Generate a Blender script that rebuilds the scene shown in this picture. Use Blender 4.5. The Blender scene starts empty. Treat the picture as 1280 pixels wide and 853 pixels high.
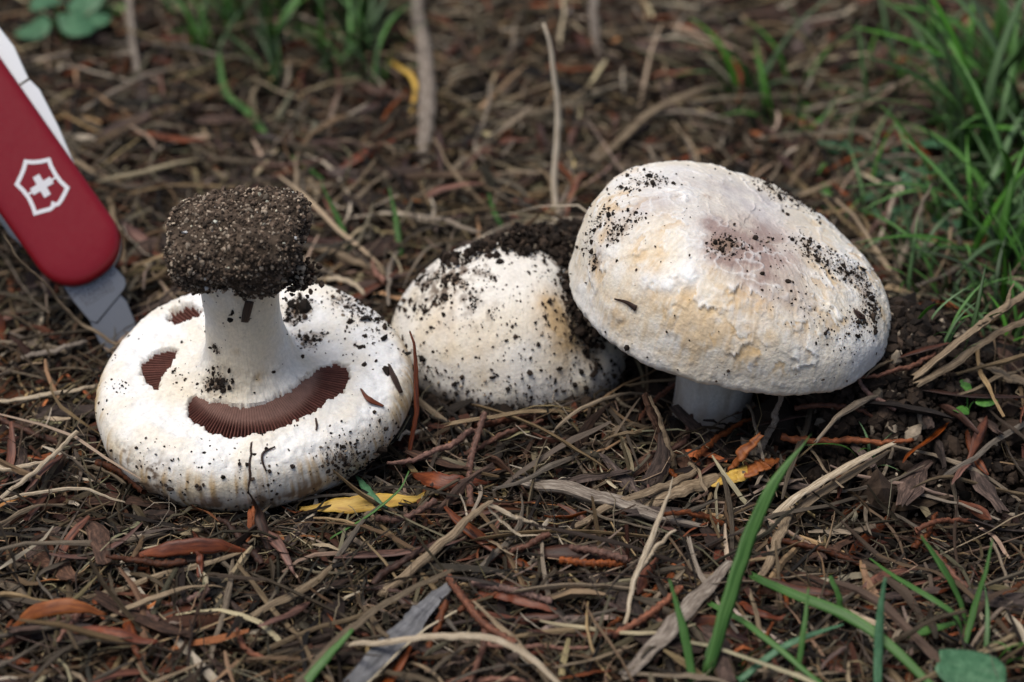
import bpy, math, numpy as np
from mathutils import Vector, Matrix

# ------------------------------------------------------------------ camera, sky, sun, exposure
CM = 0.01                                   # everything below is laid out in centimetres
PITCH = math.radians(34.0); DIST = 75.0; LENS = 85.0
CAMP = np.array([0.0, -DIST*math.cos(PITCH), DIST*math.sin(PITCH)])
sc = bpy.context.scene
col = sc.collection
cam_d = bpy.data.cameras.new('camera'); cam = bpy.data.objects.new('camera', cam_d); col.objects.link(cam)
cam.location = Vector(CAMP*CM); cam.rotation_euler = (math.pi/2-PITCH, 0, 0)
cam_d.lens = LENS; cam_d.sensor_width = 36; cam_d.clip_start = 0.01; cam_d.clip_end = 200
cam_d.dof.use_dof = True; cam_d.dof.focus_distance = 0.668; cam_d.dof.aperture_fstop = 8.5
sc.camera = cam
SUN_EL, SUN_AZ = math.radians(74), math.radians(250)
w = bpy.data.worlds.new('World'); sc.world = w; w.use_nodes = True
nt = w.node_tree; bg = nt.nodes['Background']
sky = nt.nodes.new('ShaderNodeTexSky'); sky.sky_type = 'NISHITA'; sky.sun_disc = False
sky.sun_elevation = SUN_EL; sky.sun_rotation = SUN_AZ; sky.air_density = 1.0; sky.dust_density = 4.0; sky.ozone_density = 1.0
nt.links.new(sky.outputs[0], bg.inputs[0]); bg.inputs[1].default_value = 0.085
sd = bpy.data.lights.new('sun', 'SUN'); sd.energy = 2.2; sd.angle = math.radians(34); sd.color = (1.0, 0.955, 0.88)
so = bpy.data.objects.new('sun', sd); col.objects.link(so)
so.rotation_euler = Vector((-math.sin(SUN_AZ)*math.cos(SUN_EL), -math.cos(SUN_AZ)*math.cos(SUN_EL), -math.sin(SUN_EL))).to_track_quat('-Z', 'Y').to_euler()
sc.view_settings.view_transform = 'Standard'; sc.view_settings.look = 'None'
sc.view_settings.gamma = 1; sc.view_settings.use_curve_mapping = False
sc.view_settings.exposure = 0.26

# ------------------------------------------------------------------ helpers
RNG = np.random.default_rng(7)
CR = np.array([1.0, 0, 0]); CU = np.array([0, math.sin(PITCH), math.cos(PITCH)]); CB = np.array([0, -math.cos(PITCH), math.sin(PITCH)])
KX = 36.0/LENS/1280
def ray(px, py):
    d = CR*(px-640)*KX - CU*(py-426.5)*KX - CB
    return d
def proj(P):
    v = P-CAMP; z = -(v@CB)
    return 640+(v@CR)/z/KX, 426.5-(v@CU)/z/KX
def atz(px, py, z=0.0):
    d = ray(px, py); t = (z-CAMP[2])/d[2]
    return CAMP+d*t
_perm = np.random.default_rng(3).permutation(256); _perm = np.concatenate([_perm, _perm, _perm])
_grad = np.random.default_rng(4).normal(size=(256, 3)); _grad /= np.linalg.norm(_grad, axis=1)[:, None]
def pn(p, s=0.0):
    p = np.asarray(p, float)+s*17.31
    i = np.floor(p).astype(int); f = p-i; i &= 255
    u = f*f*f*(f*(f*6-15)+10); out = 0
    for dx in (0, 1):
        for dy in (0, 1):
            for dz in (0, 1):
                h = _perm[_perm[_perm[(i[:, 0]+dx) & 255]+((i[:, 1]+dy) & 255)]+((i[:, 2]+dz) & 255)]
                g = _grad[h]; dd = f-np.array([dx, dy, dz])
                wgt = (u[:, 0] if dx else 1-u[:, 0])*(u[:, 1] if dy else 1-u[:, 1])*(u[:, 2] if dz else 1-u[:, 2])
                out = out+wgt*(g*dd).sum(1)
    return out*1.6
def fbm(p, o=4, s=0.0):
    p = np.asarray(p, float); a = 1.0; r = 0; n = 0
    for k in range(o):
        r = r+a*pn(p*2**k, s+k); n += a; a *= 0.5
    return r/n
def sst(a, b, x):
    t = np.clip((x-a)/(b-a), 0, 1); return t*t*(3-2*t)
def mix(a, b, t):
    return a*(1-t[:, None])+b*t[:, None]
def build(name, V, F, mat, parent=None, colr=None, uv=None, smooth=True):
    """one mesh object from arrays; V in centimetres, F an (n,k) array or a list of such arrays"""
    me = bpy.data.meshes.new(name)
    V = np.asarray(V, np.float32)*CM
    Fs = [np.asarray(f, np.int32) for f in (F if isinstance(F, list) else [F])]
    me.vertices.add(len(V)); me.vertices.foreach_set('co', V.ravel())
    idx = np.concatenate([f.ravel() for f in Fs]).astype(np.int32)
    tot = np.concatenate([np.full(len(f), f.shape[1], np.int32) for f in Fs])
    st = np.concatenate([[0], np.cumsum(tot)[:-1]]).astype(np.int32)
    me.loops.add(len(idx)); me.loops.foreach_set('vertex_index', idx)
    me.polygons.add(len(tot)); me.polygons.foreach_set('loop_start', st); me.polygons.foreach_set('loop_total', tot)
    me.polygons.foreach_set('use_smooth', np.full(len(tot), smooth, bool))
    me.update(calc_edges=True); me.validate()
    if colr is not None:
        a = me.color_attributes.new('Col', 'FLOAT_COLOR', 'POINT')
        c = np.ones((len(V), 4), np.float32); c[:, :3] = np.clip(colr, 0, 1); a.data.foreach_set('color', c.ravel())
    if uv is not None:
        l = me.uv_layers.new(name='UVMap'); l.data.foreach_set('uv', np.asarray(uv, np.float32)[idx].ravel())
    if mat is not None: me.materials.append(mat)
    o = bpy.data.objects.new(name, me); col.objects.link(o)
    if parent is not None: o.parent = parent
    return o
def tag(o, label=None, cat=None, group=None, kind=None):
    if label: o['label'] = label
    if cat: o['category'] = cat
    if group: o['group'] = group
    if kind: o['kind'] = kind
    return o
def empty(name, p, label, cat, group=None):
    o = bpy.data.objects.new(name, None); o.empty_display_size = 0.01; col.objects.link(o)
    o.location = Vector(np.asarray(p, float)*CM); tag(o, label, cat, group)
    return o
def under(o, e):                      # keep world-space coordinates under an empty
    o.parent = e; o.matrix_parent_inverse = Matrix.Translation(-e.location)
    return o

# ------------------------------------------------------------------ materials
def newmat(name):
    m = bpy.data.materials.new(name); m.use_nodes = True
    n = m.node_tree; return m, n, n.nodes['Principled BSDF'], n.links.new
def N(n, t, **kw):
    x = n.nodes.new(t)
    for k, v in kw.items(): x.inputs[k].default_value = v
    return x
def mat_col(name, rough=0.75, var=0.35, scale=400, bump=0.25, bscale=900, fib=False, sss=0.0, spec=0.3, trans=0.0):
    """colour from the mesh's own attribute, with grain; fib stretches the grain along the strand"""
    m, n, b, L = newmat(name)
    at = n.nodes.new('ShaderNodeAttribute'); at.attribute_name = 'Col'
    if fib:
        tc = n.nodes.new('ShaderNodeUVMap'); mp = n.nodes.new('ShaderNodeMapping'); mp.inputs['Scale'].default_value = (26, 2.2, 1)
        L(tc.outputs[0], mp.inputs[0]); src = mp.outputs[0]; s1, s2 = 1.0, 2.2
    else:
        tc = n.nodes.new('ShaderNodeTexCoord'); src = tc.outputs['Object']; s1, s2 = scale, bscale
    nz = N(n, 'ShaderNodeTexNoise', Scale=s1, Detail=4.0, Roughness=0.65); L(src, nz.inputs['Vector'])
    mr = N(n, 'ShaderNodeMapRange'); mr.inputs[1].default_value = 0.3; mr.inputs[2].default_value = 0.7
    mr.inputs[3].default_value = 1-var; mr.inputs[4].default_value = 1+var*0.7; L(nz.outputs[0], mr.inputs[0])
    mx = n.nodes.new('ShaderNodeMix'); mx.data_type = 'RGBA'; mx.blend_type = 'MULTIPLY'; mx.inputs[0].default_value = 1
    L(at.outputs['Color'], mx.inputs[6]); L(mr.outputs[0], mx.inputs[7]); L(mx.outputs[2], b.inputs['Base Color'])
    nb = N(n, 'ShaderNodeTexNoise', Scale=s2, Detail=3.0); L(src, nb.inputs['Vector'])
    bp = N(n, 'ShaderNodeBump', Strength=bump, Distance=0.0006); L(nb.outputs[0], bp.inputs['Height']); L(bp.outputs[0], b.inputs['Normal'])
    b.inputs['Roughness'].default_value = rough; b.inputs['Specular IOR Level'].default_value = spec
    if sss:
        b.inputs['Subsurface Weight'].default_value = sss; b.inputs['Subsurface Radius'].default_value = (1.0, 0.7, 0.45); b.inputs['Subsurface Scale'].default_value = 0.002
    return m
def mat_two(name, ca, cb, cc=None, rough=0.7, uvs=(26, 2.2), bump=0.4, spec=0.35, rnd=False, trans=0.0):
    """strand material: fibrous streaks between two or three tones along the UV of the strand"""
    m, n, b, L = newmat(name)
    tc = n.nodes.new('ShaderNodeUVMap'); mp = n.nodes.new('ShaderNodeMapping'); mp.inputs['Scale'].default_value = (uvs[0], uvs[1], 1)
    L(tc.outputs[0], mp.inputs[0])
    oi = n.nodes.new('ShaderNodeObjectInfo')
    ad = n.nodes.new('ShaderNodeVectorMath'); ad.operation = 'ADD'
    cx = n.nodes.new('ShaderNodeCombineXYZ'); mu = n.nodes.new('ShaderNodeMath'); mu.operation = 'MULTIPLY'; mu.inputs[1].default_value = 57.0
    L(oi.outputs['Random'], mu.inputs[0]); L(mu.outputs[0], cx.inputs[2]); L(mp.outputs[0], ad.inputs[0]); L(cx.outputs[0], ad.inputs[1])
    nz = N(n, 'ShaderNodeTexNoise', Scale=1.0, Detail=5.0, Roughness=0.7); L(ad.outputs[0], nz.inputs['Vector'])
    rp = n.nodes.new('ShaderNodeValToRGB'); e = rp.color_ramp.elements
    e[0].position = 0.32; e[0].color = (*ca, 1); e[1].position = 0.66; e[1].color = (*cb, 1)
    if cc: x = e.new(0.5); x.color = (*cc, 1)
    L(nz.outputs[0], rp.inputs[0]); last = rp.outputs[0]
    if rnd:
        hs = n.nodes.new('ShaderNodeHueSaturation'); mr = N(n, 'ShaderNodeMapRange'); mr.inputs[3].default_value = 0.2; mr.inputs[4].default_value = 1.2
        L(oi.outputs['Random'], mr.inputs[0]); L(mr.outputs[0], hs.inputs['Value'])
        m2 = n.nodes.new('ShaderNodeMath'); m2.operation = 'FRACT'; L(mu.outputs[0], m2.inputs[0])
        m3 = N(n, 'ShaderNodeMapRange'); m3.inputs[3].default_value = 0.6; m3.inputs[4].default_value = 1.15; L(m2.outputs[0], m3.inputs[0]); L(m3.outputs[0], hs.inputs['Saturation'])
        L(last, hs.inputs['Color']); last = hs.outputs[0]
    L(last, b.inputs['Base Color'])
    bp = N(n, 'ShaderNodeBump', Strength=bump, Distance=0.0005); L(nz.outputs[0], bp.inputs['Height']); L(bp.outputs[0], b.inputs['Normal'])
    b.inputs['Roughness'].default_value = rough; b.inputs['Specular IOR Level'].default_value = spec
    if trans:
        tr = n.nodes.new('ShaderNodeBsdfTranslucent'); L(last, tr.inputs[0]); ms = N(n, 'ShaderNodeMixShader'); ms.inputs[0].default_value = trans
        L(b.outputs[0], ms.inputs[1]); L(tr.outputs[0], ms.inputs[2]); L(ms.outputs[0], n.nodes['Material Output'].inputs[0])
    return m
M = {}
M['litter'] = mat_col('litter_fibre', 0.72, 0.4, fib=True, bump=0.35)
M['crumb'] = mat_col('soil_crumb', 0.85, 0.4, 900, 0.3, 2500, spec=0.25)
M['soil'] = mat_col('soil_ground', 0.9, 0.5, 260, 0.9, 700, spec=0.2)
M['flesh'] = mat_col('mushroom_flesh', 0.62, 0.13, 900, 0.38, 1300, sss=0.12, spec=0.3)
M['gill'] = mat_col('gill_flesh', 0.7, 0.2, 600, 0.2, 1500, spec=0.25)
M['straw'] = mat_two('dry_straw', (0.075, 0.048, 0.026), (0.38, 0.29, 0.18), (0.22, 0.155, 0.088), rnd=True)
M['pale'] = mat_two('pale_straw', (0.13, 0.09, 0.055), (0.60, 0.52, 0.40), (0.40, 0.32, 0.22))
M['bleached'] = mat_two('bleached_stalk', (0.34, 0.27, 0.19), (0.68, 0.60, 0.48), (0.54, 0.46, 0.35))
M['grey'] = mat_two('grey_wood', (0.055, 0.042, 0.033), (0.33, 0.29, 0.24), (0.18, 0.145, 0.115))
M['tan'] = mat_two('tan_wood', (0.075, 0.048, 0.028), (0.34, 0.26, 0.17), (0.2, 0.145, 0.09))
M['rust'] = mat_two('rust_leaf', (0.045, 0.012, 0.007), (0.22, 0.058, 0.02), (0.12, 0.03, 0.012), uvs=(10, 1.2), rough=0.45, rnd=False)
M['rustr'] = mat_two('rust_leaf_mixed', (0.03, 0.010, 0.006), (0.24, 0.066, 0.02), (0.12, 0.033, 0.012), uvs=(10, 1.2), rough=0.5, rnd=True)
M['dark'] = mat_two('dark_needle', (0.014, 0.008, 0.006), (0.085, 0.04, 0.026), (0.035, 0.018, 0.012), uvs=(12, 2), rough=0.55)
M['cyp'] = mat_two('cypress_scale', (0.055, 0.018, 0.008), (0.30, 0.10, 0.042), (0.16, 0.05, 0.02), uvs=(8, 6), rough=0.65, rnd=True)
M['bark'] = mat_two('bark_flake', (0.02, 0.012, 0.008), (0.16, 0.09, 0.06), (0.065, 0.035, 0.024), uvs=(16, 2.5), rough=0.85, rnd=True, bump=0.8)
M['yellow'] = mat_two('yellow_leaf', (0.30, 0.15, 0.03), (0.62, 0.42, 0.10), (0.52, 0.33, 0.06), uvs=(10, 1.0), rough=0.5)
M['orange'] = mat_two('orange_leaf', (0.11, 0.03, 0.01), (0.34, 0.11, 0.025), (0.21, 0.062, 0.016), uvs=(12, 1.0), rough=0.5)
M['green'] = mat_two('grass_blade', (0.03, 0.095, 0.018), (0.13, 0.26, 0.075), (0.068, 0.17, 0.036), uvs=(18, 0.5), rough=0.45, trans=0.25, bump=0.25)
M['greenr'] = mat_two('grass_blade_mixed', (0.05, 0.15, 0.025), (0.16, 0.36, 0.08), (0.10, 0.26, 0.05), uvs=(18, 0.5), rough=0.45, trans=0.25, rnd=True, bump=0.25)
M['bluegreen'] = mat_two('bluish_leaf', (0.035, 0.11, 0.05), (0.10, 0.22, 0.115), (0.06, 0.155, 0.075), uvs=(5, 3), rough=0.5, trans=0.15)
M['leafgreen'] = mat_two('clover_leaf', (0.04, 0.13, 0.025), (0.10, 0.26, 0.05), (0.07, 0.20, 0.035), uvs=(5, 3), rough=0.5, trans=0.2)
M['bluegrey'] = mat_two('blue_grey_strip', (0.06, 0.06, 0.065), (0.20, 0.20, 0.21), (0.12, 0.12, 0.125), uvs=(14, 1.5), rough=0.6)

# ------------------------------------------------------------------ where things stand
LC = np.array([-7.32, -5.35, 0.0])                     # upturned mushroom, foot of its axis
#POSE# mid and right caps: centre of the rim (cm), tilt about y / x, radius, height
RIGHT = dict(c=np.array([6.30, -3.33, 3.76]), ty=10.3, tx=-2.4, r=4.68, h=2.9)
MID = dict(c=np.array([-0.26, -1.42, 0.71]), ty=8.2, tx=-6.0, r=3.36, h=3.35)
def rotm(tx, ty):
    return np.array(Matrix.Rotation(math.radians(ty), 3, 'Y') @ Matrix.Rotation(math.radians(tx), 3, 'X'))
LR = rotm(7.5, -2.0)
def tw(V): return V@LR.T+LC
KN0 = atz(168, 428, 0.0)                               # where the knife blade enters the soil

MOUNDS = [(*atz(712, 330, 2.0)[:2], 1.7, 3.0), (*atz(1105, 480, 0.8)[:2], 2.0, 1.9), (*atz(1150, 500, 0.5)[:2], 2.4, 1.2), (*atz(1040, 540, 0.3)[:2], 1.6, 0.7),
          (*atz(640, 515, 0.3)[:2], 2.2, 0.35), (*atz(930, 545, 0.3)[:2], 1.6, 0.5), (*atz(800, 500, 0)[:2], 1.0, -0.6)]
def ground0(x, y):
    p = np.stack([np.atleast_1d(x)*0.09, np.atleast_1d(y)*0.09, np.full(np.size(x), 0.5)], 1)
    z = 0.9*fbm(p, 3)
    for mx, my, s, a in MOUNDS:
        z = z+a*np.exp(-((x-mx)**2+(y-my)**2)/(2*s*s))
    flat = np.zeros_like(z)
    for c, r in ((LC, 4.0), (RIGHT['c'], 3.0), (MID['c'], 3.0)):
        flat = np.maximum(flat, np.exp(-(((x-c[0])**2+(y-c[1])**2)/(r*r))**2)*0.8)
    return z*np.where(flat > 0.05, 1-flat*0.7, 1)
def gz(x, y): return float(ground0(np.array([x]), np.array([y]))[0])
def at(px, py, h=0.0):
    z = 0.0
    for _ in range(12):
        p = atz(px, py, z+h); z = 0.5*z+0.5*gz(p[0], p[1])
    return atz(px, py, z+h)

def blocked(P, k=0.97):
    P = np.atleast_2d(P)
    d = np.hypot(P[:, 0]-LC[0], P[:, 1]-LC[1]); b = ((d/(4.36*k))**2+((P[:, 2]-1.95)/(2.1*k))**2 < 1) | ((d < 4.0) & (P[:, 2] > 2.0) & (P[:, 2] < 3.8)) | ((d < 2.6) & (P[:, 2] > 3))
    for S, up in ((RIGHT, 1.0), (MID, 1.0)):
        q = (P-S['c'])@rotm(S['tx'], S['ty'])
        rr = np.hypot(q[:, 0], q[:, 1])/(S['r']*k); hh = np.where(q[:, 2] > 0, q[:, 2]/(S['h']*k), q[:, 2]/(0.5 if S is RIGHT else 1.6))
        b |= rr**2+hh**2 < 1
    d = np.hypot(P[:, 0]-STEM[0], P[:, 1]-STEM[1]); b |= (d < 1.15) & (P[:, 2] < 4)
    return b
STEM = atz(886, 532, 0.1)

# ------------------------------------------------------------------ ground sheet, one piece to the horizon
fine = np.arange(-34, 34.01, 0.24); far = 34*np.exp(np.linspace(0, 5.3, 26))[1:]
gx = np.concatenate([-far[::-1], fine, far]); gy = gx+4.0
GX, GY = np.meshgrid(gx, gy); x = GX.ravel(); y = GY.ravel()
fade = 1/(1+(np.maximum(np.abs(x), np.abs(y))/60)**2)
z = ground0(x, y)+fade*(0.30*fbm(np.stack([x*0.8, y*0.8, x*0+2], 1), 3)+0.10*fbm(np.stack([x*3.5, y*3.5, x*0+7], 1), 2))-0.12
hl = at(808, 480, 0); k = np.hypot(x-hl[0], y-hl[1]); z -= 0.9*np.exp(-(k/1.5)**2)
nx, ny = len(gx), len(gy); I = np.arange(nx*ny).reshape(ny, nx)
F = np.stack([I[:-1, :-1], I[:-1, 1:], I[1:, 1:], I[1:, :-1]], -1).reshape(-1, 4)
cn = fbm(np.stack([x*0.35, y*0.35, x*0], 1), 4)
gc = mix(np.array([[0.010, 0.007, 0.005]]), np.array([[0.028, 0.019, 0.013]]), sst(-0.3, 0.5, cn))
tag(build('ground', np.stack([x, y, z], 1), F, M['soil'], colr=gc), kind='structure')

# ------------------------------------------------------------------ strands: many in one mesh, or one by one
def tubes(P, W, T, roll, S, up=None):
    """P (n,K,3) centre lines, W/T (n,K) half widths and half thicknesses -> V, F, uv"""
    n, K, _ = P.shape
    t = np.gradient(P, axis=1); t /= np.linalg.norm(t, axis=2, keepdims=True)+1e-9
    u = np.zeros((n, 1, 3)); u[..., 2] = 1
    u = np.broadcast_to(u, t.shape) if up is None else np.broadcast_to(up, t.shape)
    s = np.cross(t, u); bad = np.linalg.norm(s, axis=2) < 1e-3; s[bad] = (1, 0, 0); s /= np.linalg.norm(s, axis=2, keepdims=True)
    b = np.cross(s, t)
    ro = np.asarray(roll); ro = ro[:, None, None] if ro.ndim == 1 else ro[..., None]
    s2 = s*np.cos(ro)+b*np.sin(ro); b2 = b*np.cos(ro)-s*np.sin(ro)
    a = np.arange(S)*2*math.pi/S+0.3
    V = P[:, :, None, :]+W[:, :, None, None]*np.cos(a)[None, None, :, None]*s2[:, :, None, :]+T[:, :, None, None]*np.sin(a)[None, None, :, None]*b2[:, :, None, :]
    I = np.arange(n*K*S).reshape(n, K, S); J = np.roll(I, -1, 2)
    F = np.stack([I[:, :-1], J[:, :-1], J[:, 1:], I[:, 1:]], -1).reshape(-1, 4)
    L = np.concatenate([np.zeros((n, 1)), np.cumsum(np.linalg.norm(np.diff(P, axis=1), axis=2), 1)], 1)
    uv = np.stack([np.broadcast_to((np.abs(np.arange(S)-S/2)/S)[None, None, :], (n, K, S)), np.broadcast_to(L[:, :, None], (n, K, S))], -1).copy()
    uv += RNG.random((n, 1, 1, 2))*50
    return V.reshape(-1, 3), F, uv.reshape(-1, 2)
def centre_lines(n, xy, length, curl, tilt, lift, K, rng, wob=0.12):
    s = np.linspace(-0.5, 0.5, K)[None, :]*length[:, None]
    ph = rng.random(n)*2*math.pi
    ang = ph[:, None]+curl[:, None]*np.linspace(-0.5, 0.5, K)[None, :]+rng.normal(0, wob, (n, K)).cumsum(1)
    d = length[:, None]/(K-1)
    X = np.cumsum(np.cos(ang)*d, 1); Y = np.cumsum(np.sin(ang)*d, 1)
    X += (xy[:, 0]-X[:, K//2])[:, None]; Y += (xy[:, 1]-Y[:, K//2])[:, None]
    g0 = ground0(X.ravel(), Y.ravel()).reshape(n, K); gm = g0.mean(1, keepdims=True)
    Z = 0.6*g0+0.4*gm+lift[:, None]+np.tan(tilt)[:, None]*s+rng.normal(0, 0.05, (n, K)).cumsum(1)
    bow = rng.normal(0, 0.05, n)*length
    Z += bow[:, None]*(1-(2*np.linspace(-0.5, 0.5, K)[None, :])**2)
    Z = np.maximum(Z, g0-0.15)
    return np.stack([X, Y, Z], 2)
PAL = dict(tan=(0.27, 0.20, 0.12), grey=(0.24, 0.205, 0.165), pale=(0.48, 0.40, 0.30), brown=(0.062, 0.039, 0.025), rust=(0.14, 0.044, 0.018),
           red=(0.075, 0.024, 0.016), dark=(0.020, 0.014, 0.010), mid=(0.12, 0.085, 0.055), orange=(0.22, 0.085, 0.035))
def palette(n, wts, rng, k=0.44):
    ks = list(wts); p = np.array([wts[k] for k in ks], float); c = np.array([PAL[k] for k in ks])[rng.choice(len(ks), n, p=p/p.sum())]
    return np.minimum(0.62*k*np.array([[1.08, 1.0, 0.87]])*c*np.exp(rng.normal(0, 0.8, (n, 1)))*np.exp(rng.normal(0, 0.06, (n, 3))), np.array([[0.46, 0.39, 0.30]]))
def view_xy(n, rng, margin=90):
    """ground positions spread over the patch in front of the camera, thinning outside it"""
    px = rng.uniform(-margin, 1280+margin, n); py = rng.uniform(-margin*0.8, 853+margin, n)
    d = CR[None]*(px-640)[:, None]*KX-CU[None]*(py-426.5)[:, None]*KX-CB[None]
    t = -CAMP[2]/d[:, 2]; P = CAMP+d*t[:, None]
    return P[:, :2]
def wide_xy(n, rng, r=42):
    return np.stack([rng.uniform(-r, r, n), rng.uniform(-r+8, r+8, n)], 1)
def over_caps(P):
    u, v = proj(P); b = np.zeros(len(P), bool); dep = -((P-CAMP)@CB)
    for cx, cy, rx, ry, c in ((632, 408, 128, 88, MID['c']), (315, 488, 178, 132, LC), (915, 350, 188, 130, RIGHT['c'])): b |= (((u-cx)/rx)**2+((v-cy)/ry)**2 < 1) & (dep < -((c-CAMP)@CB))
    return b
BARE = [(*at(1150, 540, 0)[:2], 2.2, 0.8), (*at(1210, 590, 0)[:2], 2.0, 0.65), (*at(1250, 680, 0)[:2], 1.6, 0.5), (*at(810, 485, 0)[:2], 1.3, 1.0), (*at(900, 490, 0)[:2], 1.5, 0.9), (*at(1010, 520, 0)[:2], 1.5, 0.7), (*at(640, 520, 0)[:2], 1.5, 0.5), (*at(540, 510, 0)[:2], 1.2, 0.5)]
def litter(name, label, cat, n, wide, L, W, flat, curl, tilt, lift, pal, K, S, seed, straight=0.12, dim=0.5, ymin=None):
    rng = np.random.default_rng(seed)
    xy = np.concatenate([view_xy(n, rng), wide_xy(wide, rng)])
    n = len(xy)
    ln = np.exp(rng.normal(math.log(L[0]), L[1], n)); wd = np.exp(rng.normal(math.log(W[0]), W[1], n))
    P = centre_lines(n, xy, ln, rng.normal(0, curl, n), rng.normal(0, tilt, n), lift[0]+rng.random(n)**1.5*(lift[1]-lift[0]), K, rng, straight)
    keep = ~blocked(P.reshape(-1, 3), 0.99).reshape(n, K).any(1)
    keep &= ~over_caps(P.reshape(-1, 3)).reshape(n, K).any(1)
    if ymin is not None: keep &= P[:, K//2, 1] > ymin+rng.normal(0, 2.5, n)
    bare = sum(np.exp(-((P[:, K//2, 0]-mx)**2+(P[:, K//2, 1]-my)**2)/(2*s_*s_)) for mx, my, s_, a_ in MOUNDS[:4])
    bare = np.maximum(bare*0.9, sum(a_*np.exp(-((P[:, K//2, 0]-mx)**2+(P[:, K//2, 1]-my)**2)/(2*s_*s_)) for mx, my, s_, a_ in BARE)); keep &= rng.random(n) > bare
    P = P[keep]; n = len(P); wd = wd[keep]
    tap = 1-0.55*np.abs(np.linspace(-1, 1, K))**3
    Wd = wd[:, None]*tap*(1+rng.normal(0, 0.1, (n, K)))/2; T = Wd*(flat[0]+rng.random(n)*(flat[1]-flat[0]))[:, None]
    V, F, uv = tubes(P, Wd, T, (rng.normal(0, 0.6, n)[:, None]+rng.normal(0, 0.25, (n, K)).cumsum(1)), S)
    c = palette(n, pal, rng, dim)
    c = (c[:, None, :]*np.exp(rng.normal(0, 0.12, (n, K, 1)))).repeat(S, 1).reshape(-1, 3)
    tag(build(name, V, F, M['litter'], colr=c, uv=uv, smooth=S == 3), label, cat, kind='stuff')
litter('mulch_litter', 'dark brown mulch of rotted bark and leaf bits covering the soil', 'mulch', 6500, 2500, (1.1, 0.5), (0.22, 0.45), (0.1, 0.5), 0.5, 0.25, (-0.05, 0.4),
       dict(brown=4, dark=6, rust=2.6, red=2.0, mid=1.2), 5, 4, 11, dim=0.5)
litter('dry_grass_litter', 'tangle of short dry grass bits matted over the ground', 'dry grass', 9000, 3000, (1.8, 0.55), (0.085, 0.4), (0.25, 0.8), 0.9, 0.22, (0.1, 0.75),
       dict(tan=4, grey=4, mid=4, brown=4, dark=2, pale=1.6), 7, 4, 12, 0.16, 0.34)
litter('rootlet_litter', 'hair thin pale rootlets and fibres tangled through the litter', 'rootlets', 11000, 2000, (1.1, 0.5), (0.03, 0.35), (0.8, 1.0), 2.2, 0.35, (0.1, 0.85),
       dict(tan=3, grey=4, pale=3, mid=3), 7, 3, 13, 0.35, 0.7)
litter('straw_litter', 'pale flattened straw bits strewn over the darker litter', 'straw', 2600, 900, (2.4, 0.5), (0.13, 0.35), (0.12, 0.5), 0.6, 0.18, (0.25, 0.85),
       dict(tan=4, grey=4, pale=3, mid=1.5), 7, 4, 15, 0.10, 0.58)
litter('bleached_straw', 'grey bleached straw strewn thickly behind the mushrooms', 'straw', 3600, 800, (2.2, 0.5), (0.11, 0.35), (0.15, 0.6), 0.7, 0.2, (0.35, 0.95),
       dict(tan=3, grey=5, pale=4), 7, 4, 16, 0.12, 0.72, 2.0)
litter('needle_litter', 'rust brown dead leaf and needle bits mixed into the litter', 'dead leaves', 2000, 700, (1.4, 0.45), (0.17, 0.4), (0.08, 0.3), 0.5, 0.2, (0.1, 0.65),
       dict(rust=5, red=3, orange=2.5, brown=1), 6, 4, 14, dim=0.85)

# ------------------------------------------------------------------ soil crumbs
_t = (1+5**0.5)/2
ICO = np.array([(-1, _t, 0), (1, _t, 0), (-1, -_t, 0), (1, -_t, 0), (0, -1, _t), (0, 1, _t), (0, -1, -_t), (0, 1, -_t), (_t, 0, -1), (_t, 0, 1), (-_t, 0, -1), (-_t, 0, 1)])/1.9
ICF = np.array([(0, 11, 5), (0, 5, 1), (0, 1, 7), (0, 7, 10), (0, 10, 11), (1, 5, 9), (5, 11, 4), (11, 10, 2), (10, 7, 6), (7, 1, 8), (3, 9, 4), (3, 4, 2), (3, 2, 6), (3, 6, 8), (3, 8, 9), (4, 9, 5), (2, 4, 11), (6, 2, 10), (8, 6, 7), (9, 8, 1)])
def crumbs(name, P, R, c, rng, parent=None, mat=None):
    n = len(P)
    B = ICO[None]*(1+rng.normal(0, 0.22, (n, 12, 1)))*np.exp(rng.normal(0, 0.28, (n, 1, 3)))
    a = rng.random(n)*6.28; ca, sa = np.cos(a), np.sin(a); b = rng.random(n)*6.28; cb, sb = np.cos(b), np.sin(b)
    x = B[..., 0]*ca[:, None]-B[..., 1]*sa[:, None]; y = B[..., 0]*sa[:, None]+B[..., 1]*ca[:, None]
    y2 = y*cb[:, None]-B[..., 2]*sb[:, None]; z2 = y*sb[:, None]+B[..., 2]*cb[:, None]
    V = P[:, None, :]+np.stack([x, y2, z2], -1)*R[:, None, None]
    F = (ICF[None]+12*np.arange(n)[:, None, None]).reshape(-1, 3)
    o = build(name, V.reshape(-1, 3), F, mat or M['crumb'], colr=c.repeat(12, 0), smooth=False)
    if parent is not None: under(o, parent)
    return tag(o, kind='stuff')
def soil_col(n, rng, light=0.06):
    c = np.array([0.022, 0.0145, 0.010])[None]*np.exp(rng.normal(0, 0.5, (n, 1)))
    k = rng.random(n) < light; c[k] = np.array([0.22, 0.18, 0.135])*np.exp(rng.normal(0, 0.35, (k.sum(), 1)))
    return c
rng = np.random.default_rng(21)
pts = []
for (mx, my, s, a), n_ in zip(MOUNDS, (1500, 2600, 1600, 700, 700, 500, 300)):
    pts.append(np.stack([mx, my])[None]+rng.normal(0, s*0.85, (n_, 2)))
for c_, r_, n_ in ((LC, 4.2, 900), (MID['c'], 3.5, 1300), (STEM, 2.5, 700)):
    a = rng.random(n_)*6.28; rr = r_+np.abs(rng.normal(0, 0.7, n_))-0.5; pts.append(np.stack([c_[0]+rr*np.cos(a), c_[1]+rr*np.sin(a)], 1))
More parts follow.
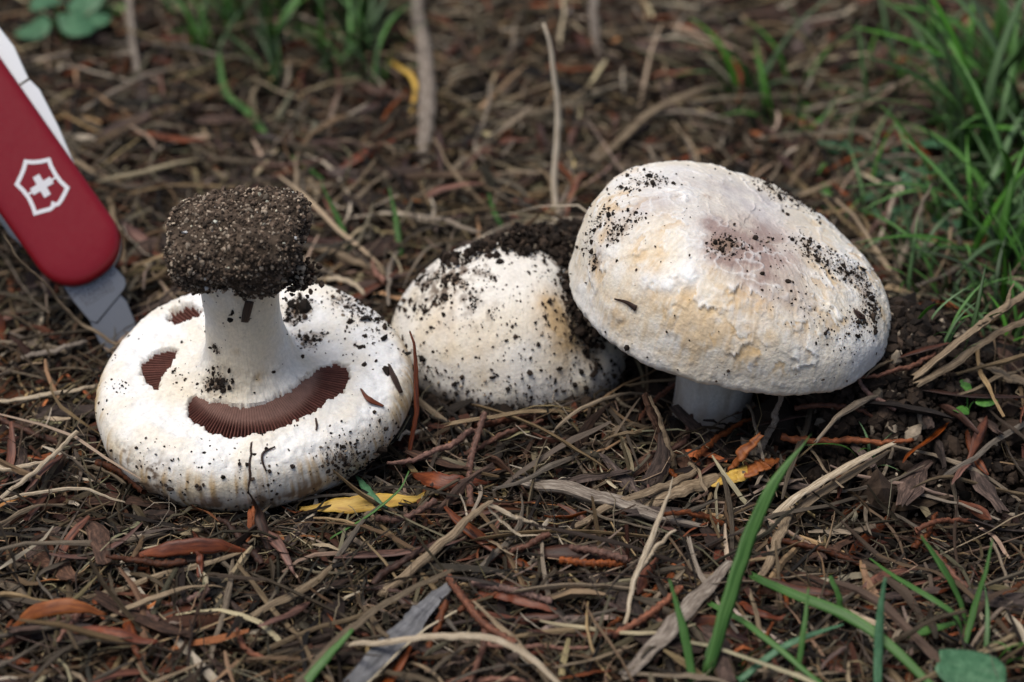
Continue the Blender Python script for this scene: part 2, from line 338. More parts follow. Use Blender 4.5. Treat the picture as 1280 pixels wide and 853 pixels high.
for mx, my, s_, a_ in BARE: pts.append(np.array([[mx, my]])+rng.normal(0, s_*0.9, (int(900*a_), 2)))
pts.append(view_xy(3500, rng)); pts = np.concatenate(pts)
R = np.exp(rng.normal(math.log(0.075), 0.5, len(pts)))
P = np.column_stack([pts, ground0(pts[:, 0], pts[:, 1])+rng.random(len(pts))*0.30-0.05+R*0.4])
kp = ~blocked(P, 0.98); P, R = P[kp], R[kp]
tag(crumbs('soil_crumbs', P, R, soil_col(len(P), rng, 0.05), rng), 'loose dark soil crumbs heaped around the mushrooms', 'soil')

# ------------------------------------------------------------------ mushrooms
def spline(pts, n):
    """Catmull-Rom through 2-D or 3-D points, resampled evenly"""
    p = np.asarray(pts, float); q = np.vstack([2*p[0]-p[1], p, 2*p[-1]-p[-2]]); out = []
    for i in range(1, len(q)-2):
        t = np.linspace(0, 1, 40, endpoint=False)[:, None]
        out.append(0.5*((2*q[i])+(-q[i-1]+q[i+1])*t+(2*q[i-1]-5*q[i]+4*q[i+1]-q[i+2])*t**2+(-q[i-1]+3*q[i]-3*q[i+1]+q[i+2])*t**3))
    o = np.vstack(out+[p[-1:]]); L = np.concatenate([[0], np.cumsum(np.linalg.norm(np.diff(o, axis=0), axis=1))])
    s = np.linspace(0, L[-1], n)
    return np.stack([np.interp(s, L, o[:, k]) for k in range(p.shape[1])], 1), s
def revolve(prof, NT, NR):
    rz, s = spline(prof, NR); th = np.arange(NT)*2*math.pi/NT
    r = np.maximum(rz[:, 0], 0.004)
    V = np.stack([r[:, None]*np.cos(th), r[:, None]*np.sin(th), np.broadcast_to(rz[:, 1:2], (NR, NT))], -1)
    return V, th, s, rz
def grid_faces(NR, NT):
    I = np.arange(NR*NT).reshape(NR, NT); J = np.roll(I, -1, 1)
    return np.stack([I[:-1], J[:-1], J[1:], I[1:]], -1)
def normals(V):
    du = np.roll(V, -1, 1)-np.roll(V, 1, 1); dv = np.gradient(V, axis=0); n = np.cross(du, dv); n /= np.linalg.norm(n, axis=2, keepdims=True)+1e-12
    return n
def polar_noise(th, s, kt, ks, seed, o=3):
    T, S_ = np.meshgrid(th, s); R_ = kt/(2*math.pi)
    return fbm(np.stack([R_*np.cos(T).ravel(), R_*np.sin(T).ravel(), (S_*ks).ravel()], 1), o, seed).reshape(T.shape)
def poly_sdf(X, poly):
    poly = np.asarray(poly, float); d = np.full(len(X), 1e9); ins = np.zeros(len(X), bool)
    for a, b in zip(poly, np.roll(poly, -1, 0)):
        e = b-a; w_ = X-a; t = np.clip((w_@e)/(e@e), 0, 1); d = np.minimum(d, np.linalg.norm(w_-t[:, None]*e, axis=1))
        c = ((a[1] <= X[:, 1]) & (b[1] > X[:, 1])) | ((b[1] <= X[:, 1]) & (a[1] > X[:, 1]))
        with np.errstate(divide='ignore', invalid='ignore'):
            xi = a[0]+(X[:, 1]-a[1])/(b[1]-a[1])*e[0]
        ins ^= c & (X[:, 0] < xi)
    return np.where(ins, -d, d)
def pick(V, Nn, px, py):
    """the point of a surface seen at a pixel of the photograph, as a place on the thing"""
    v = V.reshape(-1, 3); n = Nn.reshape(-1, 3); u, w_ = proj(v); f = (n*(CAMP-v)).sum(1) > 0
    d = np.where(f, np.hypot(u-px, w_-py), 1e9); near = d < max(5.0, d.min()+0.5)
    return v[np.argmin(np.where(near, np.linalg.norm(v-CAMP, axis=1)+d*0.02, 1e9))]
def blobs(V, Nn, lst):
    """sum of soft spots (px, py, radius cm, amount) on a surface"""
    v = V.reshape(-1, 3); out = np.zeros(len(v))
    for px, py, r, a in lst:
        c = pick(V, Nn, px, py); out += a*np.exp(-((v-c)**2).sum(1)/(r*r))
    return out
def worley_scales(th, s, nu, dv, seed, wu=0, wv=0):
    """shingle-like scales: returns height 0..1 (raised toward the outer edge) and edge distance"""
    rg = np.random.default_rng(seed); nvv = int(s[-1]/dv)+4; JU = rg.random((nvv, nu)); JV = rg.random((nvv, nu)); HH = rg.random((nvv, nu))
    T, S_ = np.meshgrid(th/(2*math.pi)*nu, s/dv); T = T+wu; S_ = S_+wv; iu = np.floor(T).astype(int); iv = np.floor(S_).astype(int)
    d1 = np.full(T.shape, 9.0); d2 = d1.copy(); hv = np.zeros(T.shape); hr = np.zeros(T.shape)
    for a in (-1, 0, 1):
        for b in (-1, 0, 1):
            cu, cv = iu+a, np.clip(iv+b, 0, nvv-1); ju = JU[cv, cu % nu]; jv = JV[cv, cu % nu]
            du = T-(cu+ju); dvv = S_-(iv+b+jv); d = np.hypot(du, dvv); nw = d < d1
            d2 = np.where(nw, d1, np.minimum(d2, d)); hv = np.where(nw, dvv, hv); hr = np.where(nw, HH[cv, cu % nu], hr); d1 = np.where(nw, d, d1)
    return np.clip(0.5+0.8*hv, 0, 1), hr, d2-d1
WHITE = np.array([[0.82, 0.82, 0.81]]); CREAM = np.array([[0.76, 0.66, 0.49]]); TAN = np.array([[0.62, 0.42, 0.20]]); PINK = np.array([[0.31, 0.21, 0.185]]); DIRT = np.array([[0.10, 0.065, 0.042]])
def scatter_on(V, Nn, dens, n, rng, rmed, rs, lift=0.3):
    d = np.clip(dens, 0, None).copy(); du = np.linalg.norm(np.roll(V, -1, 1)-V, axis=2).ravel(); p = d*du; p /= p.sum()
    i = rng.choice(len(p), n, p=p); R = np.exp(rng.normal(math.log(rmed), rs, n))
    return V.reshape(-1, 3)[i]+rng.normal(0, 0.02, (n, 3))+Nn.reshape(-1, 3)[i]*(R*lift)[:, None], R, i

# ---- the upturned mushroom
LE = empty('mushroom', (LC[0], LC[1], 0.0), 'upturned white mushroom with holes like a smiling face, soil block on its stem', 'mushroom')
NT, NR = 640, 250
prof = [(0.0, -0.22), (1.5, -0.18), (2.8, 0.22), (3.8, 0.94), (4.34, 1.78), (4.38, 2.4), (4.1, 2.9), (3.6, 3.12), (3.0, 3.14), (2.4, 3.10), (1.95, 3.10), (1.60, 3.19), (1.36, 3.42), (1.20, 3.85), (1.10, 4.5), (1.05, 5.2), (1.06, 5.8), (1.1, 6.9)]
V, th, s, rz = revolve(prof, NT, NR)
out = np.ones((NR, NT))+0.03*np.broadcast_to(np.sin(2*th+0.8), (NR, NT))+0.018*np.sin(3*th+2.0)
capw = (1-sst(1.9, 3.0, rz[:, 0]))[:, None]*(rz[:, 1] > 2.7)[:, None]
sc_ = np.where(capw > 0, 1+(out-1)*(1-capw), out)
V[..., :2] *= sc_[..., None]
Nn = normals(V); Nn *= np.sign((Nn[NR//3]*(V[NR//3]-np.array([0, 0, 1.9]))).sum())
onveil = (sst(2.6, 3.05, rz[:, 1])*(1-sst(3.4, 4.4, rz[:, 1])))[:, None]
low = 1-sst(2.5, 3.05, rz[:, 1])[:, None]
Wv = tw(V); Wn = Nn@LR.T
def local_xy(px, py):
    v = Wv.reshape(-1, 3); u, w_ = proj(v); f = (Wn.reshape(-1, 3)*(CAMP-v)).sum(1) > 0
    return V.reshape(-1, 3)[np.argmin(np.where(f & (v[:, 2] > 2.2) & (V.reshape(-1, 3)[:, 2] < 3.5), np.hypot(u-px, w_-py), 1e9))][:2]
fibr = polar_noise(th, s, 170, 0.8, 1, 3); lump = fbm(V.reshape(-1, 3)*0.9, 3, 2).reshape(NR, NT); fine_ = fbm(V.reshape(-1, 3)*4.5, 3, 3).reshape(NR, NT)
wrk = np.abs(fbm(V.reshape(-1, 3)*np.array([1.6, 1.6, 1.6]), 4, 77)).reshape(NR, NT)
disp = 0.12*lump*(0.4+0.6*onveil)+0.12*(0.15-wrk)*onveil+0.04*fine_*onveil+0.036*fibr*(0.3+0.7*low)+0.010*fine_
disp += 0.05*polar_noise(th, s, 40, 0.5, 5, 3)*onveil
mouth = [(231, 506), (238, 524), (258, 539), (296, 547), (335, 541), (375, 526), (405, 506), (431, 490), (438, 472), (434, 456), (420, 452), (396, 460), (377, 474), (355, 490), (327, 503), (296, 506), (281, 501), (262, 497), (245, 495)]
eye = [(175, 468), (178, 450), (190, 441), (205, 435), (222, 436), (219, 448), (211, 462), (205, 475), (196, 487), (184, 482)]
eye2 = [(209, 398), (213, 388), (229, 380), (245, 380), (259, 389), (250, 394), (232, 401), (217, 407)]
xy = V[..., :2].reshape(-1, 2); sdf = np.full(len(xy), 9.0)
HOLES = [[local_xy(a, b) for a, b in pg] for pg in (mouth, eye, eye2)]
for pg in HOLES: sdf = np.minimum(sdf, poly_sdf(xy, pg))
top = ((rz[:, 1] > 2.5) & (rz[:, 1] < 3.6))[:, None] & np.ones((NR, NT), bool)
sdf = np.where(top.ravel(), sdf, 9.0)
jag = 0.17*fbm(np.column_stack([xy*2.6, np.zeros(len(xy))]), 4, 8)+0.10*pn(np.column_stack([xy*9.0, np.zeros(len(xy))]), 9)
sdj = (sdf+jag*np.exp(-np.abs(sdf)*2)).reshape(NR, NT)
disp += 0.018*np.exp(-((sdj-0.10)/0.14)**2)*top
V = V+Nn*disp[..., None]
V[..., 2] -= 0.40*sst(0.0, -0.06, sdj)
F = grid_faces(NR, NT)
vl = V.reshape(-1, 3); LV = tw(V); vf = LV.reshape(-1, 3); LN = normals(LV); LN *= np.sign((LN*Wn).sum(-1, keepdims=True)+1e-9)
c = np.broadcast_to(WHITE*1.02, (NR*NT, 3)).copy(); lo = low.repeat(NT, 1).ravel()
c = mix(c, CREAM, np.clip(sst(-0.2, 0.5, lump.ravel()+0.1)*0.5+lo*0.5, 0, 1))
c = mix(c, TAN*0.85, np.clip(sst(-0.1, 0.45, fibr.ravel()+0.35*lump.ravel())*lo*0.9, 0, 1))
c = mix(c, DIRT*2.2, np.clip(sst(-0.1, 0.45, fbm(vl*1.6, 4, 12)+0.5*fibr.ravel())*lo*sst(2.9, 1.1, vl[:, 2])*1.7+0.2*sst(2.2, 0.3, vl[:, 2]), 0, 0.85))
c = mix(c, CREAM*0.98, np.clip(blobs(LV, LN, [(310, 470, 1.2, 0.7), (270, 485, 0.7, 0.6), (390, 445, 0.7, 0.6), (305, 420, 1.2, 0.6), (320, 390, 1.0, 0.5), (225, 480, 0.6, 0.4)]), 0, 0.85))
c = mix(c, TAN*0.75, np.clip(blobs(LV, LN, [(327, 468, 0.16, 0.9), (322, 474, 0.12, 0.7), (295, 442, 0.16, 0.35), (330, 362, 0.4, 0.6), (300, 372, 0.3, 0.5)])*(0.6+1.2*fine_.ravel()), 0, 0.85))
c = mix(c, DIRT*1.3, np.clip(blobs(LV, LN, [(375, 385, 0.35, 1.0), (385, 425, 0.3, 0.9), (272, 478, 0.3, 0.8), (266, 482, 0.25, 0.8), (430, 372, 0.35, 0.6), (440, 585, 0.5, 0.5), (425, 575, 0.4, 0.4), (185, 610, 0.6, 0.6), (150, 570, 0.4, 0.5), (190, 590, 0.4, 0.5)])*(0.1+1.6*sst(0.0, 0.35, fbm(vl*5, 3, 30))), 0, 0.92))
inside = (sdj < -0.02).ravel(); c = mix(c, np.array([[0.42, 0.33, 0.27]]), inside*0.6)
kcap = int(np.argmax((rz[:, 1] > 3.15) & (rz[:, 0] < 1.8)))
dead = (sdj < -0.12); deadf = dead[:-1] & dead[1:] & np.roll(dead, -1, 1)[:-1]
Fc = F[:kcap].reshape(-1, 4)[~deadf[:kcap].ravel()]
# gills under the veil: radial lamellae
NG = 175; th2 = np.arange(NG*6)*2*math.pi/(NG*6); rr = np.linspace(1.0, 3.9, 60)
RR, TT = np.meshgrid(rr, th2, indexing='ij')
ph_ = TT*NG+1.6*pn(np.stack([np.cos(TT.ravel())*3, np.sin(TT.ravel())*3, RR.ravel()*0.8], 1), 2).reshape(RR.shape)
rid2 = 0.5+0.5*np.sin(ph_); lam = sst(1.95, 2.35, RR+0.2*np.sin(TT*2+1))
zz = 2.99+0.07*sst(2.3, 1.6, RR)-0.16*rid2**2*lam-0.02*rid2
GV = tw(np.stack([RR*np.cos(TT), RR*np.sin(TT), zz], -1))
gcol = np.broadcast_to(np.array([[0.115, 0.042, 0.032]]), (RR.size, 3))*(1-0.7*(rid2**2*lam).ravel())[:, None]
gcol = gcol*np.exp(0.5*pn(np.stack([np.cos(TT.ravel())*40, np.sin(TT.ravel())*40, RR.ravel()*0.5], 1), 6))[:, None]
gcol = mix(gcol, np.array([[0.20, 0.115, 0.092]]), (1-lam).ravel()*0.8)
gs = np.full(RR.size, 9.0)
for pg in HOLES: gs = np.minimum(gs, poly_sdf(np.stack([(RR*np.cos(TT)).ravel(), (RR*np.sin(TT)).ravel()], 1), pg))
gf = grid_faces(60, NG*6).reshape(-1, 4); gf = gf[(gs[gf] < 0.16).all(1)]
tag(under(build('gills', GV.reshape(-1, 3), gf, M['gill'], colr=gcol), LE), kind='stuff')
# crumbs of soil on the veil and cap
rng = np.random.default_rng(31)
cl = sst(0.05, 0.6, fbm(vl*0.8, 3, 14))
dn = (blobs(LV, LN, [(375, 385, 0.30, 12), (368, 395, 0.2, 10), (385, 425, 0.28, 5), (400, 420, 0.2, 4), (272, 478, 0.3, 7), (262, 482, 0.2, 6), (265, 437, 0.14, 8), (430, 372, 0.4, 4), (455, 385, 0.5, 2), (470, 400, 0.5, 1.5),
                     (440, 580, 0.6, 2.0), (420, 570, 0.5, 2.0), (480, 555, 0.7, 1.2), (470, 420, 1.0, 0.5), (310, 590, 1.2, 0.3), (190, 600, 0.8, 0.8), (145, 480, 0.5, 0.5), (225, 470, 0.4, 0.8), (300, 395, 0.5, 0.3)])
      + 0.10*cl+0.02)*(sdj.ravel() > 0.05)
c = mix(c, DIRT*2.0, np.clip(dn*0.10*(0.4+1.2*sst(-0.2, 0.4, fbm(vl*4, 3, 131))), 0, 0.75))
under(build('cap', vf, Fc, M['flesh'], colr=c), LE)
under(build('stem', vf, F[kcap:].reshape(-1, 4), M['flesh'], colr=c), LE)
n_ = 2400; P, R, i = scatter_on(LV, LN, dn, n_, rng, 0.018, 0.62); crumbs('soil_crumbs', P, R, soil_col(n_, rng, 0.04), rng, LE)
# block of sandy soil round the stem's foot
SB = np.array([0.08, 0.0, 7.45])
u = np.linspace(0.002, math.pi-0.002, 90); v = np.arange(150)*2*math.pi/150
UU, VV = np.meshgrid(u, v, indexing='ij'); D = np.stack([np.sin(UU)*np.cos(VV), np.sin(UU)*np.sin(VV), np.cos(UU)], -1)
e_ = 3.6; q = (np.abs(D[..., 0]/1.92)**e_+np.abs(D[..., 1]/1.5)**e_+np.abs(D[..., 2]/1.13)**e_)**(-1/e_)
BV = D*q[..., None]
tape = 1-0.30*sst(0.3, -1.3, BV[..., 2]); BV[..., 0] *= tape; BV[..., 1] *= tape
BV[..., 2] += 0.10*BV[..., 0]*sst(0, 1, BV[..., 2])
bf = BV.reshape(-1, 3); dd = 0.42*fbm(bf*0.6, 3, 40)+0.11*fbm(bf*2.6, 3, 41)
BV = BV+(D.reshape(-1, 3)*dd[:, None]).reshape(BV.shape)
BN = normals(BV); BN *= np.sign((BN*D).sum(-1, keepdims=True)); BN = BN@LR.T; BV = tw(BV+SB)
bc = mix(np.array([[0.045, 0.032, 0.022]]), np.array([[0.11, 0.08, 0.058]]), sst(-0.3, 0.5, fbm(bf*2.2, 3, 44)))
under(build('soil_block', BV.reshape(-1, 3), grid_faces(90, 150).reshape(-1, 4), M['soil'], colr=bc), LE)
rng = np.random.default_rng(33); n_ = 7500
P, R, i = scatter_on(BV, BN, np.ones(90*150), n_, rng, 0.034, 0.35, 0.15)
cs = np.array([0.085, 0.060, 0.043])[None]*np.exp(rng.normal(0, 0.55, (n_, 1))); kk = rng.random(n_) < 0.22
cs[kk] = np.array([0.36, 0.29, 0.22])*np.exp(rng.normal(0, 0.4, (kk.sum(), 1)))
crumbs('sand_grains', P, R, np.clip(cs, 0, 0.6), rng, LE)
rng = np.random.default_rng(34); n_ = 500; cpos = SB+np.array([1.55, -0.35, -0.75]); P = tw(cpos+rng.normal(0, 1, (n_, 3))*np.array([0.28, 0.2, 0.22])); R = np.exp(rng.normal(math.log(0.05), 0.35, n_))
crumbs('soil_lump', P, R, soil_col(n_, rng, 0.2)*1.6, rng, LE)

# ---- caps that stand upright
def cap_mesh(S, prof, NT, NR, wob, seed, flake, squash=None):
    V, th, s, rz = revolve(prof, NT, NR)
    k = 1+wob*(0.6*np.sin(2*th+seed)+0.4*np.sin(3*th+2.1*seed)+0.25*np.sin(5*th+seed*0.7))
    V[..., :2] *= k[None, :, None]
    if squash is not None: V = squash(V)
    loc = V.reshape(-1, 3).copy()
    Nn = normals(V); Nn *= np.sign((Nn*V).sum(-1, keepdims=True)+1e-9)
    return V, Nn, th, s, rz, loc
def place(V, S): return V@rotm(S['tx'], S['ty']).T+S['c']
def profile_dome(r, h, flat=2.35, rim=0.45, inner=True):
    a = np.linspace(math.pi/2, 0.0, 12); p = [(r*abs(math.cos(t))**(2/flat) if t < math.pi/2-1e-6 else 0.0, h*abs(math.sin(t))**(2/flat)) for t in a]
    p += [(r*0.985, -rim*0.75), (r*0.93, -rim*1.1), (r*0.84, -rim*0.9), (r*0.70, -rim*0.1), (r*0.3, rim*0.6), (0.0, rim*0.7)]
    return p

# right, large and spreading; its crown leans to one side
def right_squash(V):
    W_ = V.copy(); W_[..., 2] -= 0.227*V[..., 0]*np.clip(V[..., 2]/RIGHT['h'], 0, 1); return W_
RE = empty('mushroom', (STEM[0], STEM[1], gz(STEM[0], STEM[1])), 'largest mushroom, its broad scaly cream cap tilted on a short grey stem', 'mushroom')
NT, NR = 680, 270
V, Nn, th, s, rz, loc = cap_mesh(RIGHT, profile_dome(RIGHT['r'], RIGHT['h'], 2.7, 0.38), NT, NR, 0.012, 1.3, True, right_squash)
Vw = place(V, RIGHT); R3 = rotm(RIGHT['tx'], RIGHT['ty']); Nw = Nn@R3.T
ss = np.broadcast_to(s[:, None], (NR, NT)); rimS = s[np.argmax(rz[:, 1] < 0.0)]; t_ = ss/rimS
lump = fbm(loc*0.55, 3, 51).reshape(NR, NT); fib = polar_noise(th, s, 210, 0.7, 52, 3); fin = fbm(loc*5, 3, 53).reshape(NR, NT)
wa = fbm(loc*1.6, 3, 151).reshape(NR, NT); wb = fbm(loc*1.6, 3, 152).reshape(NR, NT); fz = polar_noise(th, s, 420, 1.5, 153, 2)
h1, hr1, e1 = worley_scales(th, s, 56, 0.75, 54, wa*1.2, wb*1.1+fz*0.22); h2, hr2, e2 = worley_scales(th, s, 150, 0.42, 55, wa*2, wb*1.6+fz*0.3)
mk1 = sst(-0.15, 0.25, fbm(loc*0.7, 2, 56)).reshape(NR, NT)*sst(0.28, 0.45, t_)*(1-sst(0.86, 1.0, t_))
mk2 = sst(0.35, 0.6, t_)*(1-sst(1.0, 1.05, t_))
warp = fbm(loc*1.3, 2, 57).reshape(NR, NT)
disp = 0.12*lump+0.075*mk1*(h1*(0.3+hr1)-0.4)+0.024*mk2*(h2*hr2-0.2)+0.016*fib*sst(0.1, 0.4, t_)+0.010*fin
ridge = np.abs(fbm(loc*np.array([0.9, 0.9, 2.2]), 3, 58)).reshape(NR, NT); wr = sst(0.06, 0.0, ridge)*(1-sst(0.5, 0.7, t_))
disp += 0.03*wr
tear = blobs(Vw, Nw, [(850, 240, 0.42, 1.0)]).reshape(NR, NT); disp += 0.09*tear*sst(-0.05, 0.2, fbm(loc*3.2, 2, 59).reshape(NR, NT))
flap = blobs(Vw, Nw, [(862, 343, 0.33, 1.0), (835, 355, 0.25, 0.8), (805, 350, 0.3, 0.6)]).reshape(NR, NT); disp += 0.07*flap
disp += 0.05*polar_noise(th, s, 120, 2.0, 60, 2)*np.exp(-((t_-1.03)/0.05)**2)
V = V+Nn*disp[..., None]; Vw = place(V, RIGHT); Nw = normals(Vw); Nw *= np.sign((Nw*(Nn@R3.T)).sum(-1, keepdims=True)+1e-9)
tf = t_.ravel(); c = np.broadcast_to(CREAM*1.02, (NR*NT, 3)).copy()
c = mix(c, WHITE, np.clip(0.35+0.5*sst(-0.2, 0.4, fbm(loc*0.5, 3, 61)), 0, 1))
c = mix(c, TAN, np.clip(mk1.ravel()*sst(0.75, 0.2, h1.ravel())*sst(0.15, 0.7, hr1.ravel())*0.75, 0, 1))
c = mix(c, WHITE*1.06, np.clip(mk1.ravel()*sst(0.7, 0.95, h1.ravel())*0.7+mk2.ravel()*sst(0.6, 1, h2.ravel())*0.35, 0, 1))
c = mix(c, CREAM*0.8, np.clip(sst(0.05, 0.5, fib.ravel())*0.35*sst(0.3, 0.5, tf), 0, 1))
pk = blobs(Vw, Nw, [(930, 305, 0.9, 0.75), (900, 312, 0.5, 0.5), (960, 285, 0.8, 0.5), (895, 275, 0.6, 0.4), (985, 320, 0.7, 0.35), (820, 250, 0.5, 0.25), (955, 350, 0.8, 0.3), (1000, 370, 0.7, 0.25)])
pk *= 1.15+0.8*fbm(loc*2.0, 3, 62)+0.5*fib.ravel()
c = mix(c, PINK, np.clip(pk*1.35, 0, 0.92))
c = mix(c, np.array([[0.44, 0.40, 0.41]]), np.clip(1.2*blobs(Vw, Nw, [(870, 225, 1.4, 0.5), (950, 250, 1.4, 0.55), (790, 260, 1.0, 0.35)])*(0.8+0.8*fbm(loc*1.5, 3, 63)), 0, 0.8))
yl = blobs(Vw, Nw, [(760, 380, 1.0, 0.3), (830, 430, 1.2, 0.3), (900, 440, 1.1, 0.25), (815, 325, 0.42, 0.9), (790, 320, 0.3, 0.6), (800, 365, 0.4, 0.7), (835, 375, 0.5, 0.7), (870, 395, 0.7, 0.5), (905, 410, 0.7, 0.6), (860, 420, 0.6, 0.4), (890, 340, 0.3, 0.6), (960, 415, 0.6, 0.3), (940, 430, 0.5, 0.4), (770, 400, 0.5, 0.35), (1030, 330, 0.8, 0.4), (1010, 290, 0.7, 0.35)])
c = mix(c, TAN*1.0, np.clip(0.75*yl*(0.75+1.5*fbm(loc*2.6, 3, 64)+1.0*fib.ravel()), 0, 0.62))
c = mix(c, WHITE*1.06, np.clip(flap.ravel()*1.1+tear.ravel()*0.9*sst(-0.1, 0.2, fbm(loc*3.2, 2, 59)), 0, 1))
c = mix(c, np.array([[0.30, 0.20, 0.15]]), np.clip(blobs(Vw, Nw, [(884, 240, 0.14, 0.8), (846, 240, 0.08, 0.5), (740, 330, 0.2, 0.6), (745, 318, 0.2, 0.4), (872, 338, 0.10, 0.7), (910, 310, 0.35, 0.4), (930, 300, 0.3, 0.3)])*(0.7+fin.ravel()), 0, 0.8))
c = mix(c, WHITE*0.97, np.clip(wr.ravel()*0.5*sst(0.15, 0.3, tf), 0, 1))
c = mix(c, DIRT, (rz[:, 0] < RIGHT['r']*0.8)[:, None].repeat(NT, 1).ravel()*sst(1.02, 1.1, tf))
rng = np.random.default_rng(35); cl = sst(0.1, 0.6, fbm(loc*1.1, 3, 65))
dn = (blobs(Vw, Nw, [(1015, 300, 0.4, 2.5), (1030, 320, 0.4, 3), (1060, 335, 0.5, 3), (1080, 345, 0.4, 3), (1010, 310, 0.3, 2.5), (1090, 370, 0.4, 3), (1085, 395, 0.35, 3), (1070, 400, 0.3, 2), (1095, 385, 0.3, 3), (1000, 245, 0.7, 1.6), (970, 235, 0.6, 1.2),
                     (765, 290, 0.25, 4), (775, 285, 0.25, 3), (790, 270, 0.3, 2), (750, 270, 0.5, 1.5), (815, 222, 0.4, 2), (790, 225, 0.6, 1.2), (915, 300, 0.35, 3), (900, 305, 0.3, 3), (740, 325, 0.2, 4), (1030, 400, 0.4, 1.0), (990, 360, 0.6, 0.7), (960, 300, 0.5, 0.8), (1060, 430, 0.5, 0.6), (730, 300, 0.6, 1.0)])
      + 0.14*cl+0.02)*(tf < 1.02)
c = mix(c, DIRT*2.4, np.clip(dn*0.16*(0.3+1.3*sst(-0.2, 0.4, fbm(loc*4, 3, 132))), 0, 0.7))
under(build('cap', Vw.reshape(-1, 3), grid_faces(NR, NT).reshape(-1, 4), M['flesh'], colr=c), RE)
n_ = 3000; P, R, i = scatter_on(Vw, Nw, dn, n_, rng, 0.016, 0.62); crumbs('soil_crumbs', P, R, soil_col(n_, rng, 0.03), rng, RE)
RV, RN = Vw, Nw
sv, th3, s3, rz3 = revolve([(1.15, -0.6), (1.18, 0.2), (1.13, 1.2), (1.16, 2.4), (1.22, 3.6), (1.3, 4.6)], 160, 90)
lf = sv.reshape(-1, 3); sv[..., :2] *= (1+0.03*np.sin(3*th3+1))[None, :, None]; sv = sv+normals(sv)*(0.03*fbm(lf*np.array([3, 3, 0.5]), 3, 70).reshape(90, 160))[..., None]
sv[..., 0] += STEM[0]+np.linspace(0, RIGHT['c'][0]-STEM[0], 90)[:, None]*0.5; sv[..., 1] += STEM[1]+np.linspace(0, RIGHT['c'][1]-STEM[1], 90)[:, None]*0.35
sc2 = mix(np.array([[0.58, 0.55, 0.50]]), np.array([[0.44, 0.38, 0.31]]), sst(-0.2, 0.5, fbm(lf*np.array([2, 2, 0.6]), 3, 71)))
sc2 = mix(sc2, DIRT*1.3, np.clip(sst(0.9, 0.0, lf[:, 2])*sst(-0.2, 0.3, fbm(lf*2.5, 3, 72)), 0, 0.9))
under(build('stem', sv.reshape(-1, 3), grid_faces(90, 160).reshape(-1, 4), M['flesh'], colr=sc2), RE)

# middle, young and closed
ME = empty('mushroom', (MID['c'][0], MID['c'][1], 0.0), 'small closed mushroom with domed cap crusted in dark soil, touching the largest cap', 'mushroom')
def mid_squash(V):
    W_ = V.copy(); x, y, z = V[..., 0], V[..., 1], V[..., 2]
    W_[..., 0] += 0.35*sst(1.0, 3.4, x)*sst(1.9, 0.0, z); W_[..., 2] -= 0.35*np.exp(-((x-2.1)/0.8)**2)*sst(0.2, 1.5, z); W_[..., 0] -= 0.12*sst(-1.0, -3.4, x)*sst(2.2, 0.0, z)
    return W_
NT, NR = 560, 220
V, Nn, th, s, rz, loc = cap_mesh(MID, [(r_, z_) for r_, z_ in profile_dome(MID['r'], MID['h'], 1.95, 0.3)[:12]]+[(MID['r']*0.97, -0.55), (MID['r']*0.86, -1.0), (MID['r']*0.6, -1.35), (0.0, -1.5)], NT, NR, 0.012, 2.2, False, mid_squash)
R3 = rotm(MID['tx'], MID['ty']); Vw = place(V, MID); Nw = Nn@R3.T
t_ = np.broadcast_to((s/s[np.argmax(rz[:, 1] < 0.0)])[:, None], (NR, NT)); tf = t_.ravel()
lump = fbm(loc*0.6, 3, 81).reshape(NR, NT); fib = polar_noise(th, s, 200, 0.8, 82, 3); fin = fbm(loc*5, 3, 83).reshape(NR, NT)
V = V+Nn*(0.10*lump+0.012*fib+0.016*fin)[..., None]; Vw = place(V, MID); Nw = normals(Vw); Nw *= np.sign((Nw*(Nn@R3.T)).sum(-1, keepdims=True)+1e-9)
c = mix(np.broadcast_to(WHITE*0.97, (NR*NT, 3)), CREAM, np.clip(0.3+0.6*sst(-0.2, 0.5, fbm(loc*0.7, 3, 84))*sst(0.3, 0.7, tf), 0, 1))
c = mix(c, TAN*0.95, np.clip(blobs(Vw, Nw, [(700, 395, 0.7, 0.8), (715, 420, 0.6, 0.7), (690, 370, 0.4, 0.5), (560, 390, 0.8, 0.3), (700, 460, 0.6, 0.4), (600, 440, 0.9, 0.25), (740, 440, 0.5, 0.7)])*(0.8+fbm(loc*2, 3, 85)), 0, 0.85))
smear = np.clip(blobs(Vw, Nw, [(560, 345, 0.7, 0.7), (545, 370, 0.6, 0.7), (590, 330, 0.5, 0.6), (530, 345, 0.6, 0.6), (600, 390, 0.5, 0.5), (580, 375, 0.4, 0.4), (615, 345, 0.3, 0.4), (640, 300, 0.6, 0.6), (700, 330, 0.5, 0.8), (715, 380, 0.5, 0.9), (720, 410, 0.5, 0.8), (750, 430, 0.5, 0.8), (755, 470, 0.5, 0.6), (510, 380, 0.4, 0.4), (520, 470, 0.5, 0.3)]), 0, 1.6)
c = mix(c, DIRT*1.1, np.clip(smear*sst(-0.02, 0.3, fbm(loc*3.0, 4, 86)+0.12*(smear-0.5)), 0, 0.9))
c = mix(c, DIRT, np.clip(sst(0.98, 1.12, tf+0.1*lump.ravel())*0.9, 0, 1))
rng = np.random.default_rng(36)
cl = sst(-0.05, 0.4, fbm(loc*2.2, 3, 87))
dn = (smear*2.6*cl+0.22*sst(0.0, 0.5, fbm(loc*1.0, 3, 88))+0.10+0.35*sst(0.8, 1.05, tf))*(tf < 1.25)
c = mix(c, DIRT*2.2, np.clip(dn*0.30*(0.3+1.3*sst(-0.2, 0.4, fbm(loc*4, 3, 133)))+0.10*sst(0.0, 0.4, fbm(loc*1.5, 3, 134)), 0, 0.8))
